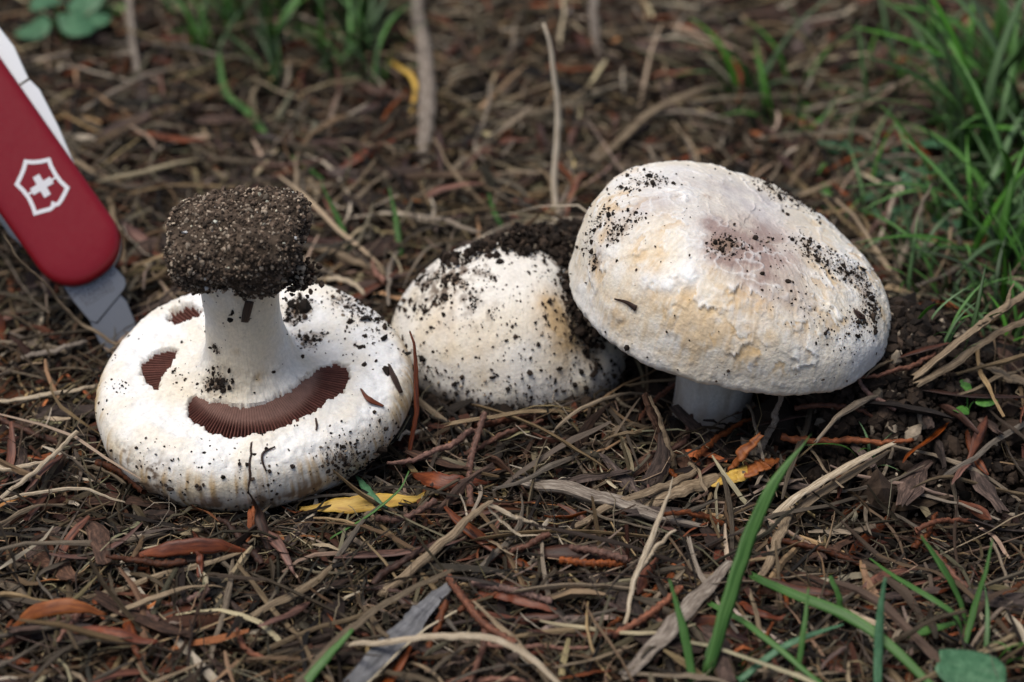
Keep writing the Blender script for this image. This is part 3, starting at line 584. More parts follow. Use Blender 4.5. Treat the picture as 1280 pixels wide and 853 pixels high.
under(build('cap', Vw.reshape(-1, 3), grid_faces(NR, NT).reshape(-1, 4), M['flesh'], colr=c), ME)
n_ = 6500; P, R, i = scatter_on(Vw, Nw, dn, n_, rng, 0.018, 0.65); crumbs('soil_crumbs', P, R, soil_col(n_, rng, 0.05), rng, ME)
# thick soil lying on its crown and right shoulder
heap = blobs(Vw, Nw, [(650, 302, 0.55, 1), (690, 300, 0.75, 1.3), (715, 330, 0.6, 1.2), (722, 365, 0.5, 1.1), (728, 395, 0.45, 1.0), (735, 415, 0.4, 0.8), (600, 310, 0.4, 0.5), (560, 325, 0.35, 0.35)])
n_ = 3400; P, R, i = scatter_on(Vw, Nw, heap**1.5, n_, rng, 0.055, 0.45)
P = P+Nw.reshape(-1, 3)[i]*(rng.random(n_)*0.55*np.clip(heap[i], 0, 1.2))[:, None]
crumbs('soil_heap', P, R, soil_col(n_, rng, 0.07), rng, ME)

# ------------------------------------------------------------------ pocket knife stuck in the soil
kn_n = CB+0.10*CR+0.05*CU; kn_n /= np.linalg.norm(kn_n)
def kp_(px, py, off=0.0):
    d = ray(px, py); o = KN0+kn_n*off; t = ((o-CAMP)@kn_n)/(d@kn_n); return CAMP+d*t
A0 = kp_(104, 318, 1.0)                                  # middle of the rounded handle end
kd = kp_(104, 318, 1.0)-kp_(104-56*2, 318-80*2, 1.0); kd -= kn_n*(kd@kn_n); kd /= np.linalg.norm(kd)
ks = np.cross(kn_n, kd)                                   # across, toward the upper right
if ks[0] < 0: ks = -ks
KE = empty('pocket_knife', KN0, 'red pocket knife with white cross emblem, stuck in the soil behind the upturned mushroom', 'knife')
def kw(x, y, z): return A0+np.outer(np.atleast_1d(x), kd)+np.outer(np.atleast_1d(y), ks)+np.outer(np.atleast_1d(z), kn_n)
def kl(px, py, off=1.0):
    p = kp_(px, py, off)-A0; return p@kd, p@ks
m, n, b, L = newmat('red_plastic'); b.inputs['Base Color'].default_value = (0.20, 0.003, 0.010, 1); b.inputs['Roughness'].default_value = 0.33; b.inputs['Specular IOR Level'].default_value = 0.5
nz = N(n, 'ShaderNodeTexNoise', Scale=600.0, Detail=3.0); tc = n.nodes.new('ShaderNodeTexCoord'); L(tc.outputs['Object'], nz.inputs['Vector']); bp = N(n, 'ShaderNodeBump', Strength=0.05, Distance=0.0003); L(nz.outputs[0], bp.inputs['Height']); L(bp.outputs[0], b.inputs['Normal'])
mr = N(n, 'ShaderNodeMapRange'); mr.inputs[3].default_value = 0.26; mr.inputs[4].default_value = 0.45; L(nz.outputs[0], mr.inputs[0]); L(mr.outputs[0], b.inputs['Roughness']); M['red'] = m
def steel(name, base, rough):
    m, n, b, L = newmat(name); b.inputs['Metallic'].default_value = 1; b.inputs['Roughness'].default_value = rough
    tc = n.nodes.new('ShaderNodeTexCoord'); mp = n.nodes.new('ShaderNodeMapping'); mp.inputs['Scale'].default_value = (1, 1, 1); mp.inputs['Rotation'].default_value = (0.3, 0.4, 0.9); L(tc.outputs['Object'], mp.inputs[0])
    mp2 = n.nodes.new('ShaderNodeMapping'); mp2.inputs['Scale'].default_value = (200, 4000, 4000); L(mp.outputs[0], mp2.inputs[0])
    nz = N(n, 'ShaderNodeTexNoise', Scale=1.0, Detail=3.0); L(mp2.outputs[0], nz.inputs['Vector'])
    rp = n.nodes.new('ShaderNodeValToRGB'); rp.color_ramp.elements[0].color = (*[x*0.8 for x in base], 1); rp.color_ramp.elements[1].color = (*base, 1); L(nz.outputs[0], rp.inputs[0]); L(rp.outputs[0], b.inputs['Base Color'])
    bp = N(n, 'ShaderNodeBump', Strength=0.15, Distance=0.0002); L(nz.outputs[0], bp.inputs['Height']); L(bp.outputs[0], b.inputs['Normal'])
    return m
M['steel'] = steel('brushed_steel_shaded', (0.26, 0.27, 0.285), 0.38); M['bright'] = steel('brushed_steel_sky_lit', (0.93, 0.93, 0.92), 0.45); M['emblem'] = steel('emblem_metal', (0.86, 0.86, 0.88), 0.5)  # one steel: upper tools painted pale for sky glare, blade dark for dim reflection
HW = 1.36; HL = 11.2
def stadium(d, n=40):
    a = np.linspace(math.pi/2, -math.pi/2, n); r = HW-d
    e = 2.25; x1 = np.sign(np.cos(a))*np.abs(np.cos(a))**(2/e)*r*1.0; y1 = np.sign(np.sin(a))*np.abs(np.sin(a))**(2/e)*r
    c = 0.86-HW
    return np.concatenate([x1+c, -x1[::-1]-(HL-1.8)+c]), np.concatenate([y1, y1[::-1]])
def scale_part(name, z0, sg):
    rings = [(0.0, 0.0), (0.0, 0.10), (0.02, 0.16), (0.07, 0.22), (0.15, 0.27), (0.28, 0.305), (0.5, 0.325), (0.9, 0.34), (1.30, 0.345)]
    V = []
    for d, zz in rings:
        x_, y_ = stadium(d); V.append(kw(x_, y_, z0+sg*zz))
    V = np.array(V); NRr, NTt = V.shape[:2]
    F = [grid_faces(NRr, NTt).reshape(-1, 4), np.array([[(NRr-1)*NTt+i for i in range(NTt)]])]
    return under(build(name, V.reshape(-1, 3), F, M['red']), KE)
scale_part('handle_scale', 0.0, 1); scale_part('handle_scale', -1.25, -1)
def plate(name, poly, z0, z1, mat, parent=KE, bev=0.02):
    p = np.asarray(poly, float); n_ = len(p); c_ = p.mean(0)
    a2 = 0.5*np.sum(p[:, 0]*np.roll(p[:, 1], -1)-np.roll(p[:, 0], -1)*p[:, 1])
    if a2 < 0: p = p[::-1]
    e = np.roll(p, -1, 0)-p; e /= np.linalg.norm(e, axis=1, keepdims=True); nn = np.stack([e[:, 1], -e[:, 0]], 1); vn = nn+np.roll(nn, 1, 0); vn /= np.maximum(0.4, (vn**2).sum(1, keepdims=True)/2)**1
    q = p-vn*bev*0.7
    V = np.concatenate([kw(q[:, 0], q[:, 1], z0), kw(p[:, 0], p[:, 1], z0+bev), kw(p[:, 0], p[:, 1], z1-bev), kw(q[:, 0], q[:, 1], z1)])
    I = np.arange(n_); J = (I+1) % n_; F = [np.concatenate([np.stack([I+k*n_, J+k*n_, J+(k+1)*n_, I+(k+1)*n_], 1) for k in range(3)]), np.array([[3*n_+i for i in range(n_)]]), np.array([[i for i in range(n_)][::-1]])]
    o = build(name, V, F, mat, smooth=False); o.parent = None
    root = KE if parent is KE else parent
    if parent is KE: under(o, KE)
    else: o.parent = parent
    return o
def shrink(poly_d):
    x_, y_ = stadium(poly_d); return np.stack([x_, y_], 1)
for z_ in (-0.09, -0.45, -0.83, -1.25): plate('liner', shrink(0.05), z_, z_+0.085, M['bright'])
# tool backs that stand proud of the handle on its upper edge and lower edge
def tool(poly, z0, z1, mat=M['bright']): return plate('folded_tool', poly, z0, z1, mat)
xs = [kl(a, b_) for a, b_ in ((96, 207), (70, 156), (47, 110), (36, 100), (33, 97))]
tool([(kl(96, 209)[0], 1.2), (kl(97, 209)[0], 1.33), kl(72, 156), kl(49, 111), kl(37, 99), (kl(36, 99)[0], 1.1)], -0.36, -0.10)
tool([(kl(34, 98)[0], 1.1), kl(35, 97), kl(17, 57), kl(0, 35), kl(-40, -20), (kl(-40, -20)[0], 1.1)], -0.36, -0.10)
tool([(-1.2, -1.2), (-1.0, -1.34), (-1.8, -1.52), (-9.0, -1.55), (-9.4, -1.2)], -0.74, -0.47, M['steel'])
tool([(-0.9, -1.2), (-0.8, -1.30), (-1.6, -1.44), (-9.0, -1.48), (-9.4, -1.2)], -0.36, -0.10, M['steel'])
tool([(-0.9, 1.15), (-0.8, 1.30), (-9.0, 1.42), (-9.4, 1.15)], -0.74, -0.47, M['steel'])
# the opened blade
BO = 0.85
up = [kl(a, b_, BO) for a, b_ in ((60, 330), (104, 292), (137, 328), (151, 342), (156, 348), (158, 355), (156, 361), (150, 369), (121, 404), (112, 402), (92, 378))]
zb = -0.30; bl = plate('blade', up, zb-0.14, zb+0.14, M['steel'], bev=0.03)
dn_ = [kl(a, b_, BO) for a, b_ in ((110, 398), (121, 404), (150, 368), (158, 376), (168, 400), (182, 440), (192, 490), (165, 492), (140, 455), (122, 425))]
plate('blade_tip', dn_, zb-0.085, zb+0.085, M['steel'], parent=bl, bev=0.03)
# emblem: shield outline and cross, inlaid a hair above the red scale
def strip(name, pts, wd, z, closed, mat, parent):
    p = np.asarray([kl(a, b_, 1.34) for a, b_ in pts]); nx_ = np.roll(p, -1, 0)-p; 
    d1 = np.roll(p, -1, 0)-p; d0 = p-np.roll(p, 1, 0)
    if not closed: d1[-1] = d0[-1]; d0[0] = d1[0]
    d1 /= np.linalg.norm(d1, axis=1, keepdims=True); d0 /= np.linalg.norm(d0, axis=1, keepdims=True)
    n0 = np.stack([d0[:, 1], -d0[:, 0]], 1); n1 = np.stack([d1[:, 1], -d1[:, 0]], 1); m_ = n0+n1; m_ /= np.maximum((m_*n0).sum(1, keepdims=True), 0.35)
    a, b_ = p+m_*wd/2, p-m_*wd/2; k = len(p)
    V = np.concatenate([kw(a[:, 0], a[:, 1], z), kw(b_[:, 0], b_[:, 1], z), kw(a[:, 0], a[:, 1], z-0.03), kw(b_[:, 0], b_[:, 1], z-0.03)])
    I = np.arange(k if closed else k-1); J = (I+1) % k
    F = np.concatenate([np.stack([I, J, J+k, I+k], 1), np.stack([J, I, I+2*k, J+2*k], 1), np.stack([I+k, J+k, J+3*k, I+3*k], 1)])
    return under(build(name, V, F, mat, smooth=False), KE)
def zp(u, v): return (u/8.53, 180+v/8.53)
ZE = 0.352
M['enamel'] = mat_two('emblem_silver', (0.62, 0.62, 0.66), (0.80, 0.80, 0.82), rough=0.35, spec=0.5, bump=0.0)
sh = [zp(*q) for q in ((275, 190), (340, 197), (420, 192), (520, 170), (545, 240), (590, 325), (645, 400), (718, 470), (690, 530), (655, 595), (622, 640), (592, 650), (568, 640), (562, 672), (535, 695), (460, 715), (375, 740), (352, 670), (310, 580), (250, 500), (180, 432), (220, 350), (255, 265))]
strip('shield_outline', sh, 0.125, ZE, True, M['enamel'], KE)
ca = math.radians(0); cc = np.array([446, 450.0]); ax = np.array([80, 122.0])/146; ay = np.array([106, -66.0])/125
ax = np.array([0.50, 0.866]); ay = np.array([0.855, -0.52])
ar, hw = 125, 40
cr = [cc+ax*u_+ay*v_ for u_, v_ in ((hw, hw), (hw, ar), (-hw, ar), (-hw, hw), (-ar, hw), (-ar, -hw), (-hw, -hw), (-hw, -ar), (hw, -ar), (hw, -hw), (ar, -hw), (ar, hw))]
cp = [kl(*zp(*q), 1.34) for q in cr]
plate('cross', cp, ZE-0.04, ZE+0.004, M['enamel'], bev=0.004)
strip('shield_bar', [zp(*(cc+ay*ar*0.95)), zp(*(cc+ay*(ar+55)))], 0.06, ZE+0.002, False, M['enamel'], KE)
strip('shield_bar', [zp(*(cc-ay*ar*0.95)), zp(*(cc-ay*(ar+40)))], 0.06, ZE+0.002, False, M['enamel'], KE)
# lettering stamped on the blade's root
m, n, b, L = newmat('stamped_mark'); b.inputs['Base Color'].default_value = (0.10, 0.10, 0.11, 1); b.inputs['Metallic'].default_value = 0.6; b.inputs['Roughness'].default_value = 0.6; M['stamp'] = m
fc = bpy.data.curves.new('blade_stamp', 'FONT'); fc.body = 'VICTORINOX\nSWITZERLAND\nSTAINLESS\nROSTFREI'; fc.size = 0.0024; fc.align_x = 'CENTER'; fc.align_y = 'CENTER'; fc.space_line = 0.85
tmp = bpy.data.objects.new('tmp', fc); me = bpy.data.meshes.new_from_object(tmp); bpy.data.objects.remove(tmp)
co = np.zeros(len(me.vertices)*3); me.vertices.foreach_get('co', co); co = co.reshape(-1, 3)/CM
tx_, ty_ = kl(118, 360, BO); fx = np.array(kl(142, 342, BO))-np.array(kl(92, 372, BO)); fx /= np.linalg.norm(fx); fy = np.array([-fx[1], fx[0]])
if (kw(*(fy), 0)-A0)[0]@CU < 0: fy = -fy
xy_ = np.array([tx_, ty_])+co[:, :1]*fx+co[:, 1:2]*fy
me.vertices.foreach_set('co', (kw(xy_[:, 0], xy_[:, 1], zb+0.1415)*CM).astype(np.float32).ravel()); me.update(); me.materials.append(M['stamp'])
st_o = bpy.data.objects.new('stamped_lettering', me); col.objects.link(st_o); st_o.parent = bl

# ------------------------------------------------------------------ single pieces of litter, each where it lies
HER = np.random.default_rng(55)
def strand_mesh(P, wid, flat, S=8, roll=0.0, rough=0.0):
    K = len(P); W = np.interp(np.linspace(0, 1, K), np.linspace(0, 1, len(wid)), wid)/2
    V, F, uv = tubes(P[None], W[None], (W*flat)[None], np.atleast_2d(roll+np.zeros(K)), S)
    if rough:
        A = V.reshape(K, S, 3); f = 1+HER.normal(0, rough, (1, S, 1))+HER.normal(0, rough*0.3, (K, S, 1)); A = P[:, None]+(A-P[:, None])*f
        t0, t1 = P[0]-P[1], P[-1]-P[-2]; A[0] += t0*HER.uniform(0, 1.3, (S, 1)); A[-1] += t1*HER.uniform(0, 1.3, (S, 1)); V = A.reshape(-1, 3)
    caps = [np.arange(S)[None, ::-1], (np.arange(S)+(K-1)*S)[None]]
    return V, [F]+caps, uv
HER = np.random.default_rng(55)
def piece(name, label, cat, pts, wid, mat, flat=0.6, roll=0.0, wig=0.022, group=None, K=26, S=8, conv=True):
    """one stalk, leaf or twig: (px, py, height over the soil in cm) along it, widths in photo pixels"""
    if flat <= 0.2 and pts[-1][0]-pts[0][0] > 40: roll = -abs(roll)-0.3
    P3 = [at(a, b, h) for a, b, h in pts]
    dist = np.linalg.norm(P3[0]-CAMP); P, _ = spline(P3, K)
    if 'grass' in name: wig = 0.006
    e = HER.normal(0, wig, (K, 3)); e = (e+np.roll(e, 1, 0)+np.roll(e, -1, 0))/2; e[0] = e[-1] = 0; P = P+e
    ww = [x*KX*dist for x in wid]
    base = P[np.argmin(P[:, 2])].copy()
    wood = mat in (M['grey'], M['tan'], M['pale'], M['bark'], M['straw'], M['bluegrey'])
    V, F, uv = strand_mesh(P-base, ww, flat, S, roll+np.cumsum(HER.normal(0, 0.015 if 'grass' in name else 0.05, K)), 0.13 if wood else 0.03)
    o = build(name, V, F, mat, uv=uv, smooth=not wood); o.location = Vector(base*CM)
    return tag(o, label, cat, group)
H = piece
H('dry_stalk', 'thin pale dry stalk standing upright behind the two upright mushrooms', 'stalk', [(693, 285, 0.0), (694, 205, 2.0), (697, 130, 3.9), (690, 75, 5.3), (682, 38, 6.2)], (8, 8, 8, 7, 4), M['bleached'], 0.8, wig=0.015)
H('woody_stem', 'thick grey woody stem lying among background litter, pointing away from the mushrooms', 'twig', [(529, 190, 0.5), (535, 140, 0.8), (532, 80, 1.1), (522, 10, 1.4), (520, -40, 1.6)], (20, 24, 22, 19, 17), M['grey'], 0.9)
H('woody_stem', 'thin grey bent stem beside the green weed behind the knife', 'twig', [(184, 118, 0.4), (172, 85, 0.9), (165, 45, 1.4), (161, -20, 2.0)], (9, 12, 13, 12), M['grey'], 0.9)
H('woody_stem', 'grey stem in the far litter beyond the upright pale stalk', 'twig', [(752, 75, 0.4), (744, 40, 0.8), (740, -20, 1.3)], (11, 13, 12), M['grey'], 0.9)
H('dry_stalk', 'long tan bent grass stalk arching down behind the largest cap', 'stalk', [(910, 108, 0.8), (880, 112, 1.3), (820, 135, 1.2), (770, 180, 0.9), (725, 220, 0.7), (698, 252, 0.3)], (9, 11, 11, 10, 8), M['straw'], 0.5)
H('dry_stalk', 'tan stalk lying parallel under the long bent stalk behind the largest cap', 'stalk', [(790, 150, 0.5), (745, 190, 0.7), (705, 235, 0.5)], (6, 8, 7), M['straw'], 0.6)
H('dry_stalk', 'tan straight stalk angled in the litter behind the crusted mushroom', 'stalk', [(660, 138, 0.9), (600, 185, 0.8), (545, 232, 0.6), (505, 255, 0.4)], (8, 9, 9, 7), M['straw'], 0.7)
H('dry_stalk', 'thick tan stalk end jutting out beside the soil block', 'stalk', [(378, 305, 0.7), (420, 318, 0.8), (470, 338, 0.7), (502, 352, 0.4)], (13, 13, 11, 8), M['tan'], 0.75)
H('dry_stalk', 'pale curled stalk lying at the back rim of the upturned cap', 'stalk', [(395, 348, 0.5), (430, 350, 0.9), (452, 362, 0.9), (455, 375, 0.6)], (6, 7, 6, 4), M['pale'], 0.5)
H('yellow_leaf', 'narrow yellow dead leaf lying in front of the upturned cap', 'leaf', [(378, 636, 0.7), (420, 632, 0.9), (480, 627, 0.9), (527, 620, 0.8)], (5, 22, 24, 5), M['yellow'], 0.10, 0.25, S=10)
H('grass_strand', 'short dark green grass blade lying across the yellow leaf', 'grass blade', [(446, 596, 0.9), (462, 616, 1.15), (482, 634, 1.0)], (4, 13, 3), M['bluegreen'], 0.12)
H('grass_strand', 'hair thin green grass blade rising beside the yellow leaf', 'grass blade', [(415, 672, 0.7), (460, 645, 1.2), (497, 615, 1.6), (510, 592, 1.9)], (3, 4, 4, 2), M['green'], 0.4)
H('dead_leaf', 'glossy red brown pointed leaf lying below the small crusted mushroom', 'leaf', [(515, 592, 0.6), (545, 602, 0.9), (580, 605, 0.9), (612, 603, 0.7)], (3, 24, 20, 2), M['rust'], 0.15, 0.2, S=10)
H('dead_needle', 'dark red upright needle between the upturned cap and the crusted mushroom', 'needle', [(498, 592, 0.3), (512, 560, 0.9), (520, 500, 2.1), (520, 450, 3.1), (515, 422, 3.7)], (4, 6, 7, 6, 3), M['rust'], 0.5)
H('dead_needle', 'black brown needle lying down the front of the upturned cap into the litter', 'needle', [(314, 557, 3.28), (312, 590, 2.62), (312, 612, 2.10), (322, 640, 1.2), (338, 690, 0.5)], (3, 4, 5, 17, 12), M['dark'], 0.4)
H('bark_stick', 'weathered grey bark stick lying in front of the largest mushroom', 'stick', [(646, 602, 0.6), (700, 612, 0.9), (760, 625, 1.0), (820, 645, 1.0), (864, 656, 0.8)], (15, 20, 21, 19, 12), M['grey'], 0.7, S=12)
H('dry_stalk', 'tan stalk broken into a sharp bend in front of the crusted mushroom', 'stalk', [(480, 742, 0.8), (530, 700, 1.2), (585, 650, 1.7), (610, 630, 2.0)], (13, 14, 13, 8), M['tan'], 0.6)
H('dry_stalk', 'pale split end hanging off the sharply bent stalk', 'stalk', [(610, 630, 2.0), (640, 645, 1.6), (672, 656, 1.1)], (6, 7, 4), M['pale'], 0.5)
H('dry_stalk', 'thin pale fibre curling below the split end of the bent stalk', 'stalk', [(610, 632, 1.95), (630, 655, 1.4), (650, 668, 1.1), (678, 668, 1.1)], (4, 5, 4, 2), M['pale'], 0.6)
H('dry_stalk', 'long tan green-tinged stalk rising out of the near litter toward the broken stalk', 'stalk', [(380, 850, 1.3), (430, 795, 1.4), (500, 745, 1.4), (560, 716, 1.2)], (12, 12, 9, 6), M['straw'], 0.5)
H('grass_strand', 'green blade base poking up beside the blue grey strip', 'grass blade', [(375, 862, 1.2), (405, 826, 1.6), (438, 790, 1.9)], (13, 12, 6), M['green'], 0.15)
H('bark_strip', 'blue grey flat bark strip lying in the near litter', 'bark', [(440, 852, 0.9), (480, 810, 1.1), (520, 770, 1.1), (560, 732, 1.0)], (20, 30, 24, 14), M['bluegrey'], 0.12, 0.3, S=10)
H('dry_stalk', 'long pale curved stalk lying in front of the blue grey strip', 'stalk', [(432, 806, 1.2), (500, 800, 1.5), (560, 794, 1.7), (620, 800, 1.6), (665, 825, 1.4), (700, 856, 1.1)], (6, 9, 10, 11, 10, 7), M['pale'], 0.6)
H('dry_stalk', 'forked pale straw standing in front of the bark stick', 'stalk', [(782, 776, 0.8), (792, 728, 1.3), (812, 675, 1.8), (828, 635, 2.2), (839, 604, 2.6)], (6, 8, 9, 8, 2), M['pale'], 0.5)
H('dry_stalk', 'side branch of the forked pale straw', 'stalk', [(794, 722, 1.3), (815, 690, 1.6), (842, 664, 1.9)], (6, 7, 4), M['pale'], 0.5)
H('grass_strand', 'tallest broad green grass blade, standing in front of the largest mushroom', 'grass blade', [(886, 838, 0.8), (905, 770, 1.8), (935, 675, 3.2), (970, 600, 4.3), (1008, 551, 5.0)], (14, 19, 19, 15, 1), M['green'], 0.10, 0.3, K=34, S=10)
H('grass_strand', 'long green grass blade arching down from the tallest blade', 'grass blade', [(945, 722, 1.5), (990, 742, 1.6), (1060, 770, 1.6), (1110, 805, 1.4), (1165, 858, 1.0)], (10, 13, 15, 13, 10), M['green'], 0.12, 0.2)
H('grass_strand', 'short green blade leaning beside the grey wood sliver', 'grass blade', [(866, 850, 0.8), (855, 790, 1.7), (838, 728, 2.6)], (11, 12, 3), M['green'], 0.15)
H('grass_strand', 'bluish blade curving low toward the tallest blade', 'grass blade', [(925, 850, 0.8), (970, 815, 1.2), (1010, 795, 1.4), (1050, 782, 1.4)], (9, 10, 9, 3), M['bluegreen'], 0.15)
H('grass_strand', 'pale green straight blade lying from the tallest blade into the near litter', 'grass blade', [(890, 756, 1.2), (925, 775, 1.3), (960, 800, 1.3), (1020, 850, 1.1)], (8, 9, 9, 7), M['green'], 0.2)
H('grass_strand', 'upright green blade with a folded tip, near the broad round leaf', 'grass blade', [(1097, 860, 0.8), (1098, 800, 1.6), (1102, 750, 2.4), (1106, 726, 2.8)], (11, 12, 10, 4), M['bluegreen'], 0.2)
H('grass_strand', 'thick green blade leaning left over bare soil near the round leaf', 'grass blade', [(1208, 782, 0.6), (1200, 750, 1.2), (1180, 712, 1.9), (1154, 674, 2.6)], (5, 9, 13, 5), M['green'], 0.15)
H('grass_strand', 'thin green blade leaning right over bare soil near the round leaf', 'grass blade', [(1204, 815, 0.6), (1218, 760, 1.4), (1232, 715, 2.2), (1240, 678, 2.8)], (7, 9, 6, 2), M['green'], 0.2)
H('grass_strand', 'long thin green blade bending over the fine rootlets', 'grass blade', [(1206, 800, 0.7), (1195, 770, 1.4), (1160, 745, 1.7), (1120, 722, 1.6), (1090, 700, 1.3)], (8, 10, 9, 7, 3), M['green'], 0.15)
H('grass_strand', 'flat green blade lying toward the broad round leaf', 'grass blade', [(1110, 802, 0.9), (1150, 790, 1.0), (1200, 778, 0.9)], (4, 13, 5), M['green'], 0.12)
H('grass_strand', 'slim upright green blade crossing the long arching blade', 'grass blade', [(995, 850, 0.8), (1003, 800, 1.6), (1010, 740, 2.4)], (7, 8, 3), M['green'], 0.2)
H('grass_strand', 'short hooked green blade above the long arching blade', 'grass blade', [(1052, 775, 1.0), (1048, 745, 1.6), (1038, 722, 2.0)], (6, 9, 7), M['green'], 0.2)
H('split_stalk', 'broad split pale stalk raised over the soil below the largest cap', 'stalk', [(950, 668, 0.6), (985, 630, 1.1), (1030, 600, 1.6), (1080, 572, 2.0), (1113, 556, 2.2)], (7, 12, 12, 11, 6), M['pale'], 0.45, wig=0.008, S=10)
H('split_stalk', 'tan underside splinter below the broad split pale stalk', 'stalk', [(975, 655, 0.6), (1020, 620, 1.1), (1065, 592, 1.5), (1108, 566, 1.9)], (6, 14, 14, 5), M['tan'], 0.5, wig=0.008)
H('dry_stalk', 'tan flattened stalk slanting down from the split pale stalk', 'stalk', [(990, 630, 1.0), (975, 668, 1.0), (955, 715, 0.9), (940, 740, 0.7)], (8, 13, 12, 6), M['tan'], 0.35)
H('two_tone_leaf', 'narrow leaf yellow at one end, lying below the largest stem', 'leaf', [(890, 606, 0.8), (912, 598, 1.0), (935, 590, 1.1)], (6, 20, 21), M['yellow'], 0.15, S=10)
H('two_tone_leaf', 'orange red leaf end lying against the yellow leaf below the largest stem', 'leaf', [(932, 591, 1.1), (950, 583, 1.2), (972, 575, 1.1)], (21, 22, 5), M['orange'], 0.15, S=10)
H('dead_leaf', 'orange brown folded leaf under the stick that touches the largest cap', 'leaf', [(910, 590, 0.9), (928, 566, 1.5), (950, 545, 1.9)], (4, 18, 8), M['orange'], 0.3)
H('wood_sliver', 'broad grey tan wood sliver lying near the tallest blade', 'wood', [(785, 842, 0.8), (830, 795, 1.1), (875, 745, 1.2), (910, 706, 1.1)], (20, 26, 24, 14), M['grey'], 0.25, 0.2, S=12)
H('stick', 'brown stick leaning against the dark hollow under the largest cap', 'stick', [(838, 586, 0.3), (825, 545, 1.1), (806, 494, 2.2)], (10, 13, 9), M['bark'], 0.7)
H('stick', 'tan split stick standing beside the largest mushroom stem', 'stick', [(846, 590, 0.4), (834, 550, 1.2), (814, 500, 2.2)], (7, 8, 5), M['tan'], 0.7)
H('stick', 'short grey stick propped under the rim of the largest cap', 'stick', [(950, 565, 0.5), (965, 530, 1.2), (977, 493, 2.1)], (9, 10, 7), M['grey'], 0.7)
H('stick', 'flat tan stick lying across the litter near the hollow under the largest cap', 'stick', [(715, 660, 0.7), (765, 632, 1.0), (820, 612, 1.1), (868, 590, 1.0)], (8, 12, 12, 8), M['tan'], 0.6)
H('stick', 'broad fibrous tan bark piece behind the grey bark stick', 'stick', [(800, 640, 0.7), (840, 615, 0.9), (905, 595, 0.8)], (16, 22, 12), M['tan'], 0.4, S=10)
H('dry_stalk', 'upper of two dry stems leaning over the soil at the right of the largest cap', 'stalk', [(1145, 470, 0.6), (1190, 435, 1.4), (1235, 400, 2.2), (1285, 366, 3.0)], (9, 9, 9, 9), M['tan'], 0.8)
H('dry_stalk', 'lower of two dry stems leaning over the soil at the right of the largest cap', 'stalk', [(1150, 478, 0.6), (1200, 450, 1.1), (1240, 420, 1.8), (1290, 398, 2.4)], (9, 11, 10, 10), M['tan'], 0.8)
H('dry_stalk', 'short splinter hooked at the tip of the upper leaning dry stem', 'stalk', [(1225, 405, 2.1), (1255, 385, 2.6), (1266, 358, 3.2)], (6, 9, 2), M['tan'], 0.6)
H('dry_stalk', 'grey forked stem rising from the grass beyond the largest cap', 'stalk', [(1118, 345, 0.5), (1135, 305, 1.4), (1150, 265, 2.4), (1163, 235, 3.2)], (9, 9, 7, 3), M['straw'], 0.7)
H('dry_stalk', 'pale flat stalk lying under the two leaning dry stems', 'stalk', [(1225, 455, 0.6), (1255, 468, 0.8), (1290, 482, 0.7)], (8, 20, 16), M['tan'], 0.3)
H('dry_stalk', 'long straight straw lying toward the left side of the upturned cap', 'stalk', [(-20, 504, 0.8), (40, 497, 1.0), (120, 483, 0.9)], (6, 7, 6), M['pale'], 0.7)
H('dry_stalk', 'pale twig with a blunt tip left of the upturned cap', 'stalk', [(-10, 630, 0.8), (35, 595, 1.1), (70, 565, 1.3), (94, 541, 1.6)], (6, 7, 7, 6), M['pale'], 0.7)
H('dry_stalk', 'pale straw crossing under the blunt tipped twig', 'stalk', [(-20, 586, 0.8), (25, 585, 1.0), (60, 575, 1.0)], (9, 10, 4), M['pale'], 0.6)
H('dry_stalk', 'thin pale stalk curving through the litter near the cap side', 'stalk', [(-10, 628, 0.7), (50, 614, 1.0), (105, 611, 1.1), (150, 626, 0.8)], (4, 6, 5, 3), M['pale'], 0.6)
H('dry_stalk', 'thin dry stalk curving across the knife handle down to the blade', 'stalk', [(10, 302, 4.8), (25, 325, 4.2), (60, 358, 3.1), (90, 395, 1.9), (120, 415, 1.3), (145, 430, 0.9)], (2, 4, 5, 6, 6, 5), M['tan'], 0.7)
H('dry_stalk', 'grey stalk lying in litter below the knife blade', 'stalk', [(30, 447, 0.7), (70, 438, 0.9), (105, 428, 0.9)], (7, 10, 8), M['grey'], 0.6)
H('dead_leaf', 'long curved rust leaf lying in the near litter in front of the upturned cap', 'leaf', [(165, 697, 0.8), (205, 687, 1.1), (260, 683, 1.2), (310, 690, 0.9)], (3, 20, 20, 4), M['rust'], 0.18, 0.3, S=10)
H('dead_leaf', 'arched orange brown leaf in the nearest litter', 'leaf', [(16, 784, 0.8), (40, 766, 1.4), (85, 757, 1.6), (132, 768, 1.2)], (4, 19, 20, 3), M['orange'], 0.15, 0.5, S=10)
H('dead_leaf', 'flat rust leaf beside the arched orange brown leaf', 'leaf', [(85, 786, 0.9), (130, 790, 1.1), (192, 802, 1.0)], (6, 20, 8), M['rust'], 0.15, S=10)
H('dead_leaf', 'upright rust strip stuck in litter under the long curved rust leaf', 'leaf', [(252, 735, 0.5), (250, 705, 0.9), (243, 668, 1.4)], (7, 10, 6), M['rust'], 0.3)
H('dead_leaf', 'dark red leaf lying below the bent tan stalk', 'leaf', [(598, 742, 0.8), (640, 748, 1.0), (692, 763, 0.9)], (5, 15, 6), M['rust'], 0.15, S=10)
H('dead_leaf', 'dark red pointed leaf under the tallest green blade', 'leaf', [(915, 745, 0.7), (950, 768, 0.9), (992, 772, 0.7)], (5, 12, 3), M['rust'], 0.2)
H('dead_leaf', 'faded rose brown leaf lying behind the upturned mushroom', 'leaf', [(418, 216, 0.6), (455, 195, 0.8), (492, 176, 0.7)], (5, 20, 8), M['rust'], 0.15)
